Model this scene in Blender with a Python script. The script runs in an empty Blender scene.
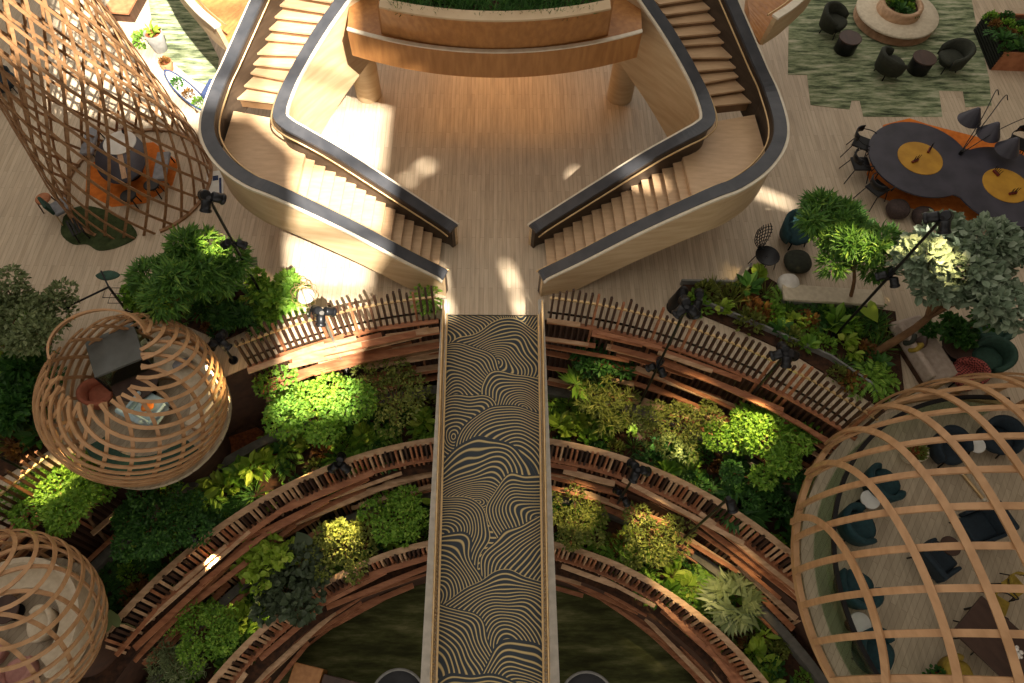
import bpy, bmesh, math, random
import numpy as np
from mathutils import Vector, Matrix

scene = bpy.context.scene
COL = scene.collection
PI = math.pi
R_ = math.radians
random.seed(7)

# ---------------------------------------------------------------- camera
F = 690.0
TH = R_(61.7)
CAM_H = 14.0
CX, CY, ROLL = 492.5, 341.0, 0.0072
S_, C_ = math.sin(TH), math.cos(TH)
cam_data = bpy.data.cameras.new('camera')
cam = bpy.data.objects.new('camera', cam_data)
COL.objects.link(cam)
fwd = Vector((0, C_, -S_)); upv = Vector((0, S_, C_)); rgt = Vector((1, 0, 0))
r2 = rgt * math.cos(ROLL) + upv * math.sin(ROLL)
u2 = upv * math.cos(ROLL) - rgt * math.sin(ROLL)
m3 = Matrix((r2, u2, -fwd)).transposed()
cam.matrix_world = Matrix.Translation((0, 0, CAM_H)) @ m3.to_4x4()
cam_data.sensor_width = 36.0
cam_data.lens = F / 1024.0 * 36.0
cam_data.shift_x = (512 - CX) / 1024.0
cam_data.shift_y = 0.0
cam_data.clip_end = 300
scene.camera = cam

# ---------------------------------------------------------------- light
SUN = Vector((-0.425, 0.75, -1.0))
w = bpy.data.worlds.new('world'); scene.world = w; w.use_nodes = True
bgn = w.node_tree.nodes['Background']
bgn.inputs[0].default_value = (1.0, 0.92, 0.82, 1)
bgn.inputs[1].default_value = 0.84
sd = bpy.data.lights.new('sun', 'SUN'); sd.energy = 20.0; sd.angle = R_(0.55); sd.color = (1.0, 0.91, 0.78)
so = bpy.data.objects.new('sun', sd); COL.objects.link(so)
so.rotation_euler = SUN.to_track_quat('-Z', 'Y').to_euler()
vs = scene.view_settings
vs.view_transform = 'Standard'; vs.look = 'None'; vs.gamma = 1.0; vs.use_curve_mapping = False
vs.exposure = 0.08

# ---------------------------------------------------------------- helpers
def at(px, py, z=0.0):
    """point of the photograph at height z, in metres"""
    u, v = px - CX, py - CY
    u, v = (u - ROLL * v) / F, (v + ROLL * u) / F
    d = (u, C_ - v * S_, -(S_ + v * C_))
    t = (z - CAM_H) / d[2]
    return Vector((d[0] * t, d[1] * t, z))

def py_of(x, y, z):
    dz = z - CAM_H
    dep = y * C_ - dz * S_
    return CY + (-y * S_ - dz * C_) / dep * F - ROLL * x / dep * F

def height_at(x, y, py, lo=-5, hi=9):
    """height of the point over (x, y) that shows on row py"""
    for _ in range(40):
        m = (lo + hi) / 2
        if py_of(x, y, m) > py: lo = m
        else: hi = m
    return (lo + hi) / 2

def lin(h):
    h = h.lstrip('#')
    c = [int(h[i:i + 2], 16) / 255 for i in (0, 2, 4)]
    return tuple((x / 12.92 if x <= 0.04045 else ((x + 0.055) / 1.055) ** 2.4) for x in c)

def _new(name):
    m = bpy.data.materials.new(name); m.use_nodes = True
    nt = m.node_tree
    return m, nt, nt.nodes['Principled BSDF']

def mat(name, c1, c2=None, scale=(4, 4, 4), rough=0.6, metal=0.0, spec=0.4, detail=4, lo=0.35, hi=0.65, bump=0.0):
    """one colour, or two colours mixed by stretched noise"""
    m, nt, b = _new(name)
    b.inputs['Roughness'].default_value = rough
    b.inputs['Metallic'].default_value = metal
    b.inputs['Specular IOR Level'].default_value = spec
    tc = nt.nodes.new('ShaderNodeTexCoord'); mp = nt.nodes.new('ShaderNodeMapping')
    mp.inputs['Scale'].default_value = scale
    nz = nt.nodes.new('ShaderNodeTexNoise'); nz.inputs['Scale'].default_value = 1.0; nz.inputs['Detail'].default_value = detail
    cr = nt.nodes.new('ShaderNodeValToRGB')
    cr.color_ramp.elements[0].position = lo; cr.color_ramp.elements[1].position = hi
    c2 = c2 or c1
    cr.color_ramp.elements[0].color = (*lin(c1), 1); cr.color_ramp.elements[1].color = (*lin(c2), 1)
    L = nt.links.new
    L(tc.outputs['Object'], mp.inputs[0]); L(mp.outputs[0], nz.inputs['Vector'])
    L(nz.outputs['Fac'], cr.inputs[0]); L(cr.outputs[0], b.inputs['Base Color'])
    if bump:
        bp = nt.nodes.new('ShaderNodeBump'); bp.inputs['Strength'].default_value = bump; bp.inputs['Distance'].default_value = 0.02
        L(nz.outputs['Fac'], bp.inputs['Height']); L(bp.outputs[0], b.inputs['Normal'])
    return m

def leafmat(name, c1, c2, c3=None, trans=0.35, rough=0.5):
    """each leaf draws its own tone"""
    m, nt, b = _new(name)
    L = nt.links.new
    g = nt.nodes.new('ShaderNodeNewGeometry'); cr = nt.nodes.new('ShaderNodeValToRGB')
    cr.color_ramp.elements[0].color = (*lin(c1), 1); cr.color_ramp.elements[1].color = (*lin(c2), 1)
    if c3:
        e = cr.color_ramp.elements.new(0.8); e.color = (*lin(c2), 1)
        cr.color_ramp.elements[2].color = (*lin(c3), 1)
    L(g.outputs['Random Per Island'], cr.inputs[0])
    b.inputs['Roughness'].default_value = rough; b.inputs['Specular IOR Level'].default_value = 0.35
    L(cr.outputs[0], b.inputs['Base Color'])
    tr = nt.nodes.new('ShaderNodeBsdfTranslucent'); L(cr.outputs[0], tr.inputs[0])
    mx = nt.nodes.new('ShaderNodeMixShader'); mx.inputs[0].default_value = trans
    L(b.outputs[0], mx.inputs[1]); L(tr.outputs[0], mx.inputs[2])
    L(mx.outputs[0], nt.nodes['Material Output'].inputs[0])
    return m

def glassmat(name, tint='b8c8bc', rough=0.05, clear=0.75):
    m, nt, b = _new(name)
    t = nt.nodes.new('ShaderNodeBsdfTransparent'); t.inputs[0].default_value = (*lin(tint), 1)
    g = nt.nodes.new('ShaderNodeBsdfGlossy'); g.inputs['Roughness'].default_value = rough
    mx = nt.nodes.new('ShaderNodeMixShader'); mx.inputs[0].default_value = 1 - clear
    L = nt.links.new
    L(t.outputs[0], mx.inputs[1]); L(g.outputs[0], mx.inputs[2])
    L(mx.outputs[0], nt.nodes['Material Output'].inputs[0])
    return m

def emit(name, c, s):
    m, nt, b = _new(name)
    b.inputs['Base Color'].default_value = (*lin(c), 1)
    b.inputs['Emission Color'].default_value = (*lin(c), 1); b.inputs['Emission Strength'].default_value = s
    return m

def tag(o, label=None, cat=None, group=None, kind=None):
    if label: o['label'] = label
    if cat: o['category'] = cat
    if group: o['group'] = group
    if kind: o['kind'] = kind
    return o

def thing(name, label, cat, loc=(0, 0, 0), rz=0.0, group=None):
    o = bpy.data.objects.new(name, None); COL.objects.link(o)
    o.empty_display_size = 0.2
    o.location = loc; o.rotation_euler = (0, 0, rz)
    return tag(o, label, cat, group)

class MB:
    """collects shapes, then links them as ONE mesh object"""
    def __init__(s): s.v = []; s.f = []; s.sm = []; s.mi = []
    def add(s, vs, fs, smooth=False, mi=0):
        n = len(s.v); s.v += [tuple(p) for p in vs]
        s.f += [tuple(i + n for i in f) for f in fs]; s.sm += [smooth] * len(fs); s.mi += [mi] * len(fs)
        return s
    def box(s, c, d, rz=0.0, rx=0.0, ry=0.0, mi=0):
        M = Matrix.Translation(c) @ Matrix.Rotation(rz, 4, 'Z') @ Matrix.Rotation(rx, 4, 'X') @ Matrix.Rotation(ry, 4, 'Y')
        h = [x / 2 for x in d]
        vs = [M @ Vector((sx * h[0], sy * h[1], sz * h[2])) for sx in (-1, 1) for sy in (-1, 1) for sz in (-1, 1)]
        return s.add(vs, [(0, 1, 3, 2), (4, 6, 7, 5), (0, 4, 5, 1), (2, 3, 7, 6), (0, 2, 6, 4), (1, 5, 7, 3)], False, mi)
    def bar(s, a, b, wd, th, up=(0, 0, 1)):
        a, b = Vector(a), Vector(b); d = (b - a); L = d.length; d.normalize()
        up = Vector(up); x = d.cross(up)
        if x.length < 1e-4: x = d.cross(Vector((1, 0, 0)))
        x.normalize(); u = x.cross(d)
        vs = []
        for p in (a, b):
            for sx, su in ((-1, -1), (1, -1), (1, 1), (-1, 1)): vs.append(p + x * sx * wd / 2 + u * su * th / 2)
        return s.add(vs, [(0, 1, 2, 3), (7, 6, 5, 4), (0, 4, 5, 1), (1, 5, 6, 2), (2, 6, 7, 3), (3, 7, 4, 0)])
    def tube(s, pts, r, seg=8, closed=False, r2=None, cap=True):
        pts = [Vector(p) for p in pts]; n = len(pts); vs = []; fs = []
        prev = None
        for i, p in enumerate(pts):
            if closed: d = pts[(i + 1) % n] - pts[i - 1]
            else: d = pts[min(i + 1, n - 1)] - pts[max(i - 1, 0)]
            d.normalize()
            if prev is None:
                x = d.cross(Vector((0, 0, 1)))
                if x.length < 1e-3: x = d.cross(Vector((1, 0, 0)))
            else:
                x = prev - d * prev.dot(d)
            x.normalize(); prev = x; y = d.cross(x)
            rr = r if r2 is None else r + (r2 - r) * i / max(1, n - 1)
            if isinstance(r, (list, tuple)): rr = r[i]
            for k in range(seg):
                a = 2 * PI * k / seg; vs.append(p + x * math.cos(a) * rr + y * math.sin(a) * rr)
        m = n if closed else n - 1
        for i in range(m):
            for k in range(seg):
                a = i * seg + k; b = i * seg + (k + 1) % seg; j = ((i + 1) % n) * seg
                fs.append((a, b, j + (k + 1) % seg, j + k))
        s.add(vs, fs, True)
        if cap and not closed:
            s.add(vs[:seg], [tuple(range(seg))[::-1]]); s.add(vs[-seg:], [tuple(range(seg))])
        return s
    def lathe(s, prof, seg=20, c=(0, 0, 0), a0=0, a1=2 * PI, smooth=True, sx=1, sy=1):
        full = abs(a1 - a0 - 2 * PI) < 1e-6; n = seg if full else seg + 1; vs = []; fs = []
        for (r, z) in prof:
            for k in range(n):
                a = a0 + (a1 - a0) * k / seg; vs.append((c[0] + r * math.cos(a) * sx, c[1] + r * math.sin(a) * sy, c[2] + z))
        for i in range(len(prof) - 1):
            for k in range(seg):
                a = i * n + k; b = i * n + (k + 1) % n
                fs.append((a, b, b + n, a + n))
        return s.add(vs, fs, smooth)
    def disc(s, r, z, c=(0, 0), seg=24, sx=1, sy=1):
        return s.add([(c[0] + r * math.cos(2 * PI * k / seg) * sx, c[1] + r * math.sin(2 * PI * k / seg) * sy, z) for k in range(seg)], [tuple(range(seg))])
    def cyl(s, r, z0, z1, c=(0, 0), seg=24, r1=None, bev=0.0):
        r1 = r if r1 is None else r1
        pr = [(r, z0), (r1, z1)] if not bev else [(r - bev, z0), (r, z0 + bev), (r1, z1 - bev), (r1 - bev, z1)]
        s.lathe(pr, seg, (c[0], c[1], 0)); s.disc(r1 - bev, z1, c, seg); return s.disc(r - bev, z0, c, seg)
    def ell(s, c, rad, seg=16, rings=10, p=1.0):
        vs = []; fs = []
        sp = lambda t: math.copysign(abs(t) ** p, t)
        for i in range(rings + 1):
            ph = -PI / 2 + PI * i / rings
            for k in range(seg):
                a = 2 * PI * k / seg
                vs.append((c[0] + rad[0] * sp(math.cos(ph)) * sp(math.cos(a)), c[1] + rad[1] * sp(math.cos(ph)) * sp(math.sin(a)), c[2] + rad[2] * sp(math.sin(ph))))
        for i in range(rings):
            for k in range(seg):
                a = i * seg + k; b = i * seg + (k + 1) % seg; fs.append((a, b, b + seg, a + seg))
        return s.add(vs, fs, True)
    def prism(s, poly, z0, z1):
        n = len(poly); z0 = z0 if hasattr(z0, '__len__') else [z0] * n; z1 = z1 if hasattr(z1, '__len__') else [z1] * n
        vs = [(p[0], p[1], z0[i]) for i, p in enumerate(poly)] + [(p[0], p[1], z1[i]) for i, p in enumerate(poly)]
        fs = [tuple(range(n))[::-1], tuple(range(n, 2 * n))] + [(i, (i + 1) % n, (i + 1) % n + n, i + n) for i in range(n)]
        return s.add(vs, fs)
    def loft(s, rings, closed=True, caps=False, smooth=True):
        n = len(rings[0]); vs = [p for r in rings for p in r]; fs = []
        for i in range(len(rings) - 1):
            for k in range(n if closed else n - 1):
                a = i * n + k; b = i * n + (k + 1) % n; fs.append((a, b, b + n, a + n))
        if caps: fs += [tuple(range(n))[::-1], tuple(range((len(rings) - 1) * n, len(rings) * n))]
        return s.add(vs, fs, smooth)
    def ribbon(s, pts, nrm, wd, th):
        """a flat strip of timber that follows pts, lying square to the normals"""
        rings = []
        n = len(pts)
        for i, p in enumerate(pts):
            p = Vector(p); d = (Vector(pts[min(i + 1, n - 1)]) - Vector(pts[max(i - 1, 0)])).normalized()
            nn = Vector(nrm[i]); nn = (nn - d * nn.dot(d)).normalized(); x = d.cross(nn)
            rings.append([p + x * a * wd / 2 + nn * b * th / 2 for a, b in ((-1, -1), (1, -1), (1, 1), (-1, 1))])
        return s.loft(rings, True, True, False)
    def xform(s, M):
        s.v = [tuple(M @ Vector(p)) for p in s.v]; return s
    def flipx(s):
        s.v = [(-p[0], p[1], p[2]) for p in s.v]; return s
    def mesh(s, name, m, fix=True):
        me = bpy.data.meshes.new(name); me.from_pydata(s.v, [], s.f)
        ms = m if isinstance(m, (list, tuple)) else [m]
        for q in ms: me.materials.append(q)
        me.polygons.foreach_set('use_smooth', s.sm)
        if len(ms) > 1: me.polygons.foreach_set('material_index', s.mi)
        if fix:
            b = bmesh.new(); b.from_mesh(me)
            bmesh.ops.remove_doubles(b, verts=b.verts, dist=1e-5) if len(s.v) < 4000 and fix == 2 else None
            bmesh.ops.recalc_face_normals(b, faces=b.faces); b.to_mesh(me); b.free()
        me.update()
        return me
    def out(s, name, m, parent=None, loc=None, label=None, cat=None, group=None, kind=None, rz=0.0, fix=True, bevel=0.0):
        o = bpy.data.objects.new(name, s.mesh(name, m, fix)); COL.objects.link(o)
        if parent: o.parent = parent
        if loc is not None: o.location = loc
        if rz: o.rotation_euler = (0, 0, rz)
        if bevel:
            md = o.modifiers.new('soft', 'BEVEL'); md.width = bevel; md.segments = 2; md.limit_method = 'ANGLE'
        return tag(o, label, cat, group, kind)

def kids(o): return [c for c in COL.objects if c.parent is o]
def dup(o, loc=None, rz=None, label=None, group=None, scale=None, parent=None):
    c = o.copy(); COL.objects.link(c)
    if parent is not None: c.parent = parent
    if loc is not None: c.location = loc
    if rz is not None: c.rotation_euler = (0, 0, rz)
    if scale is not None: c.scale = (scale,) * 3 if not hasattr(scale, '__len__') else scale
    if label: c['label'] = label
    if group: c['group'] = group
    for k in o.children: dup(k, parent=c)
    return c

def smooth_path(pts, n=6):
    """Catmull-Rom through the points"""
    P = [Vector(p) for p in pts]; P = [P[0] * 2 - P[1]] + P + [P[-1] * 2 - P[-2]]; o = []
    for i in range(1, len(P) - 2):
        for k in range(n):
            t = k / n; a, b, c, d = P[i - 1], P[i], P[i + 1], P[i + 2]
            o.append(0.5 * ((2 * b) + (c - a) * t + (2 * a - 5 * b + 4 * c - d) * t * t + (3 * b - a - 3 * c + d) * t ** 3))
    o.append(P[-2]); return o
# ---------------------------------------------------------------- materials
YC = -3.75                                  # centre of the terrace arcs lies on x = 0
def plank_floor(name, c1, c2, c3, rot=0.0):
    m, nt, b = _new(name); L = nt.links.new
    tc = nt.nodes.new('ShaderNodeTexCoord'); mp = nt.nodes.new('ShaderNodeMapping'); mp.inputs['Rotation'].default_value = (0, 0, PI / 2 + rot)
    br = nt.nodes.new('ShaderNodeTexBrick'); br.offset = 0.37; br.inputs['Scale'].default_value = 1.0
    br.inputs['Brick Width'].default_value = 1.5; br.inputs['Row Height'].default_value = 0.11; br.inputs['Mortar Size'].default_value = 0.004
    br.inputs['Color1'].default_value = (*lin(c1), 1); br.inputs['Color2'].default_value = (*lin(c2), 1); br.inputs['Mortar'].default_value = (*lin(c3), 1)
    nz = nt.nodes.new('ShaderNodeTexNoise'); nz.inputs['Scale'].default_value = 1.0; nz.inputs['Detail'].default_value = 5
    m2 = nt.nodes.new('ShaderNodeMapping'); m2.inputs['Scale'].default_value = (14, 1.2, 1); m2.inputs['Rotation'].default_value = (0, 0, rot)
    mx = nt.nodes.new('ShaderNodeMixRGB'); mx.blend_type = 'OVERLAY'; mx.inputs[0].default_value = 0.35
    L(tc.outputs['Object'], mp.inputs[0]); L(mp.outputs[0], br.inputs['Vector']); L(tc.outputs['Object'], m2.inputs[0]); L(m2.outputs[0], nz.inputs['Vector'])
    L(br.outputs['Color'], mx.inputs[1]); L(nz.outputs['Fac'], mx.inputs[2]); L(mx.outputs[0], b.inputs['Base Color'])
    b.inputs['Roughness'].default_value = 0.45; b.inputs['Specular IOR Level'].default_value = 0.35
    return m
def mottle(name, cols, scale, rough=0.95):
    """streaky woven rug: several tones cut by stretched noise"""
    m, nt, b = _new(name); L = nt.links.new
    tc = nt.nodes.new('ShaderNodeTexCoord'); mp = nt.nodes.new('ShaderNodeMapping'); mp.inputs['Scale'].default_value = scale
    nz = nt.nodes.new('ShaderNodeTexNoise'); nz.inputs['Scale'].default_value = 1; nz.inputs['Detail'].default_value = 9; nz.inputs['Roughness'].default_value = 0.68
    cr = nt.nodes.new('ShaderNodeValToRGB'); n = len(cols)
    for i, c in enumerate(cols):
        p = 0.34 + 0.34 * i / (n - 1)
        e = cr.color_ramp.elements[0] if i == 0 else cr.color_ramp.elements.new(p) if i < n - 1 else cr.color_ramp.elements[-1]
        e.position = p; e.color = (*lin(c), 1)
    L(tc.outputs['Object'], mp.inputs[0]); L(mp.outputs[0], nz.inputs['Vector']); L(nz.outputs['Fac'], cr.inputs[0]); L(cr.outputs[0], b.inputs['Base Color'])
    b.inputs['Roughness'].default_value = rough; b.inputs['Specular IOR Level'].default_value = 0.1
    return m
def wave_carpet(name):
    """navy runner with overlapping packets of evenly spaced gold arcs"""
    m, nt, b = _new(name); L = nt.links.new; N = nt.nodes.new
    tc = N('ShaderNodeTexCoord'); nz = N('ShaderNodeTexNoise'); nz.inputs['Scale'].default_value = 0.7; nz.inputs['Detail'].default_value = 1.0
    sub = N('ShaderNodeVectorMath'); sub.operation = 'SUBTRACT'; sub.inputs[1].default_value = (0.5, 0.5, 0.5)
    sc = N('ShaderNodeVectorMath'); sc.operation = 'SCALE'; sc.inputs['Scale'].default_value = 1.1
    ad = N('ShaderNodeVectorMath'); ad.operation = 'ADD'
    L(tc.outputs['Object'], nz.inputs['Vector']); L(nz.outputs['Color'], sub.inputs[0]); L(sub.outputs[0], sc.inputs[0])
    L(tc.outputs['Object'], ad.inputs[0]); L(sc.outputs[0], ad.inputs[1])
    flat = N('ShaderNodeVectorMath'); flat.operation = 'MULTIPLY'; flat.inputs[1].default_value = (1, 1, 0); L(ad.outputs[0], flat.inputs[0])
    r_ = random.Random(5); ph = None; y = 9.2; k = 0
    while y > -2.5:
        x = (-1 if k % 2 else 1) * r_.uniform(0.15, 1.25); R = r_.uniform(0.9, 1.5)
        d = N('ShaderNodeVectorMath'); d.operation = 'DISTANCE'; d.inputs[1].default_value = (x, y - R * 0.75, 0); L(flat.outputs[0], d.inputs[0])
        if ph is None: ph = d.outputs['Value']
        else:
            ls = N('ShaderNodeMath'); ls.operation = 'LESS_THAN'; ls.inputs[1].default_value = R; L(d.outputs['Value'], ls.inputs[0])
            mx = N('ShaderNodeMix'); mx.data_type = 'FLOAT'; L(ls.outputs[0], mx.inputs[0]); L(ph, mx.inputs[2]); L(d.outputs['Value'], mx.inputs[3]); ph = mx.outputs[0]
        y -= r_.uniform(0.45, 0.75); k += 1
    mu = N('ShaderNodeMath'); mu.operation = 'MULTIPLY'; mu.inputs[1].default_value = 13.5; L(ph, mu.inputs[0])
    fr = N('ShaderNodeMath'); fr.operation = 'FRACT'; L(mu.outputs[0], fr.inputs[0])
    cr = N('ShaderNodeValToRGB'); el = cr.color_ramp.elements
    el[0].position = 0.56; el[0].color = (*lin('222c34'), 1); el[1].position = 0.72; el[1].color = (*lin('c2aa74'), 1)
    e = el.new(0.86); e.color = (*lin('c2aa74'), 1); e = el.new(1.0); e.color = (*lin('222c34'), 1)
    L(fr.outputs[0], cr.inputs[0]); L(cr.outputs[0], b.inputs['Base Color'])
    b.inputs['Roughness'].default_value = 0.55; b.inputs['Specular IOR Level'].default_value = 0.4
    return m
M = {}
M['floor'] = plank_floor('oak_plank_floor', 'c3b198', 'b5a289', '9c8b74')
M['podfloor'] = plank_floor('pod_plank_floor', 'b3a48c', 'a3957e', '8a7c68', 0.6)
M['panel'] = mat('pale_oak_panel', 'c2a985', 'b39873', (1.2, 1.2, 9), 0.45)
M['amber'] = mat('amber_oak_panel', 'b07c48', '9c6a3c', (9, 9, 1.5), 0.45)
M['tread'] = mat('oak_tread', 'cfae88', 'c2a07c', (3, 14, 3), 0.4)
M['riser'] = mat('dark_oak_riser', '8a6a4a', '7a5c3e', (3, 14, 3), 0.5)  # darker than the tread: shade under the overhang put into the colour
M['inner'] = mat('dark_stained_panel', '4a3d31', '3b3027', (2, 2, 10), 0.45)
M['coping'] = mat('slate_coping', '45464a', '383a3f', (3, 3, 3), 0.4)
M['rim'] = mat('pale_rim', 'd8cdb8', 'cbbfa8', (6, 6, 6), 0.5)
M['brass'] = mat('brass', 'd0b285', 'c2a272', (5, 5, 5), 0.35, 0.6)
M['darkwood'] = mat('dark_brown_timber', '4a3020', '352114', (9, 9, 2), 0.6)
M['redwood'] = mat('red_brown_timber', 'a8714e', '8a5638', (3, 12, 6), 0.55)
M['palewood'] = mat('bleached_timber', 'c4a07e', 'a58260', (4, 12, 6), 0.55)
M['backing'] = mat('black_brown_board', '4a2f1f', '3a2417', (5, 5, 5), 0.8)
M['backingdark'] = mat('near_black_board', '26180f', '1c110a', (5, 5, 5), 0.85)
M['concrete'] = mat('grey_concrete', '8b8a86', '777672', (6, 6, 6), 0.75)
M['kerb'] = mat('dark_grey_kerb', '6b675f', '59564f', (6, 6, 6), 0.8)
M['palestone'] = mat('pale_grey_stone', 'bcb6aa', 'a8a297', (6, 6, 6), 0.7)
M['soil'] = mat('brown_mulch', '4a2f1d', '2a1a10', (9, 9, 9), 0.95, bump=0.8, detail=8)
M['soilred'] = mat('red_brown_mulch', '8a4a26', '5e3118', (14, 14, 14), 0.95, bump=0.8, detail=8)
M['pond'] = mottle('dark_green_carpet', ['2a2a18', '34361f', '454829', '5c5c3c', '746f50'], (0.55, 2.6, 1))
M['greenrug'] = mottle('green_streaked_rug', ['373d30', '59634a', '828c6a', 'a3a488', 'c0baa2'], (1.3, 6.5, 1))
M['lattice'] = mat('bent_timber_lattice', 'b88f66', 'a57d56', (3, 3, 12), 0.5)
M['latticebrown'] = mat('brown_timber_lattice', '9a7450', '83603f', (3, 3, 12), 0.5)
M['black'] = mat('black_metal', '1b1b1d', '141416', (4, 4, 4), 0.4, 0.3)
M['glass'] = glassmat('clear_glass', 'd6e0d8', 0.05, 0.9)
M['greenglass'] = glassmat('green_tinted_glass', 'dce9dd', 0.08, 0.92)
M['wall'] = mat('atrium_wall', '8a8072', '7c7365', (0.5, 0.5, 0.5), 0.8)  # only for the added walls that mask the light

# ---------------------------------------------------------------- the building, plus unseen walls added to mask the light
def sunhole(pts, yw):
    """wall opening through which the sun reaches these floor points"""
    o = []
    for x, y in pts:
        t = (y - yw) / 0.75; o.append((x + 0.425 * t, t))
    return o
YW = -16.0
holes = [
    # (floor polygon the sun strikes)
    [(-3.0, 5.6), (-3.0, 15.1), (-4.7, 15.7), (-5.2, 19.5), (-6.55, 19.5), (-6.65, 14.0), (-5.5, 12.9), (-5.0, 9.5), (-4.7, 5.6)],
    [(-6.8, 14.0), (-6.8, 19.5), (-7.6, 25.0), (-15.0, 25.0), (-12.5, 14.9)],
    [(-2.45, 12.3), (-2.2, 12.3), (-1.6, 12.9), (-1.8, 12.98)],  # from here on, narrow slots that pass only weak, blurred sun
    [(-1.3, 8.2), (-0.95, 8.2), (-1.25, 9.6), (-1.45, 9.6)],
    [(0.62, 8.2), (0.86, 8.2), (0.4, 9.7), (0.25, 9.7)],
    [(2.0, 12.4), (3.0, 11.9), (3.1, 12.1), (2.2, 12.75)],
    [(8.3, 14.6), (10.6, 13.9), (10.6, 14.08), (8.3, 14.85)],
    [(6.7, 12.0), (7.7, 11.5), (7.7, 11.7), (6.7, 12.22)],
    [(6.9, 11.2), (8.0, 10.5), (8.0, 10.66), (6.9, 11.4)],
    [(4.4, 4.6), (5.2, 4.0), (5.2, 4.3), (4.4, 5.0)],
]
b = bmesh.new()
def ring(pts):
    vsx = [b.verts.new((p[0], YW, p[1])) for p in pts]
    return [b.edges.new((vsx[i], vsx[(i + 1) % len(vsx)])) for i in range(len(vsx))]
ed = ring([(-24, 14), (58, 14), (58, 62), (-24, 62)])
for h in holes: ed += ring(sunhole(h, YW))
bmesh.ops.triangle_fill(b, use_beauty=True, use_dissolve=False, edges=ed)
me = bpy.data.meshes.new('wall_south'); b.to_mesh(me); b.free(); me.materials.append(M['wall'])
wo = bpy.data.objects.new('wall_south', me); COL.objects.link(wo); tag(wo, kind='structure')  # unseen wall added to stop the sun except through its shaped holes
# bars added across the holes to stripe the sun patches
q = MB()
for x, z in ((0, 0),): pass
for yy in (8.9, 10.6, 12.6, 15.2, 17.3, 20.5):
    t = (yy - YW) / 0.75; q.box((0.425 * t - 5.0, YW - 0.05, t), (12, 0.1, 0.16))
q.out('trim_glazing_bars', M['black'], kind='structure')
MB().add([(19, -7, -6), (19, 27, -6), (19, 27, 34), (19, -7, 34)], [(0, 1, 2, 3)]).out('wall_east', M['wall'], kind='structure')  # unseen, added to keep sky light off the right side

MB().add([(-20, -7, -6), (-20, 27, -6), (-20, 27, 16), (-20, -7, 16)], [(0, 1, 2, 3)]).out('wall_west', M['wall'], kind='structure')  # unseen, added to dim the floor on the left
def arc_pts(r, a0, a1, n): return [(r * math.cos(a0 + (a1 - a0) * i / n), YC + r * math.sin(a0 + (a1 - a0) * i / n)) for i in range(n + 1)]
RL = 11.95                                   # lobby edge
q = MB(); inn = arc_pts(RL, R_(2), R_(178), 96)
out_ = []
for x, y in inn:
    dx, dy = x, y - YC; k = min(21 / max(abs(dx), 1e-6), (26 - YC) / max(dy, 1e-6)); out_.append((dx * k, YC + dy * k))
n = len(inn)
# bridge head fills the gap up to the carpet: the ring simply runs on
q.add([(p[0], p[1], 0) for p in inn] + [(p[0], p[1], 0) for p in out_], [(i, i + 1, i + 1 + n, i + n) for i in range(n - 1)])
q.add([(p[0], p[1], 0) for p in inn] + [(p[0], p[1], -0.35) for p in inn], [(i, i + 1, i + 1 + n, i + n) for i in range(n - 1)])
q.out('floor', M['floor'], kind='structure', fix=False)
Z1, Z2, Z3 = -2.5, -3.9, -5.4
def annulus(name, r0, r1, z, m):
    a = arc_pts(r0, R_(0), R_(180), 90); c = arc_pts(r1, R_(0), R_(180), 90); n = len(a)
    MB().add([(p[0], p[1], z) for p in a] + [(p[0], p[1], z) for p in c], [(i, i + 1, i + 1 + n, i + n) for i in range(n - 1)]).out(name, m, kind='structure', fix=False)
annulus('ground_planting_bed_upper', 9.1, 12.2, Z1, M['soil'])
annulus('ground_planting_bed_lower', 7.0, 9.6, Z2, M['soil'])
MB().add([(x, y, Z3) for x, y in ((-9, -5), (9, -5), (9, 6), (-9, 6))], [(0, 1, 2, 3)]).out('floor_lower', M['pond'], kind='structure', fix=False)
for nm, r, za, zb_ in (('wall_terrace_upper', 11.93, Z1, 0.0), ('wall_terrace_lower', 9.16, Z2, Z1), ('wall_terrace_base', 7.03, Z3, Z2)):
    q = MB(); q.lathe([(r, za), (r, zb_)], 96, (0, YC, 0), R_(0), R_(180)); q.out(nm, M['backing'], kind='structure', fix=False)
for nm, r, z in (('trim_planter_kerb_upper', 11.28, Z1), ('trim_planter_kerb_lower', 8.95, Z2)):
    q = MB(); q.lathe([(r, -0.2), (r, 0.3), (r - 0.22, 0.3), (r - 0.22, -0.2)], 90, (0, YC, z), R_(4), R_(176), smooth=False); q.out(nm, M['kerb'], kind='structure', fix=False)

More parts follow.
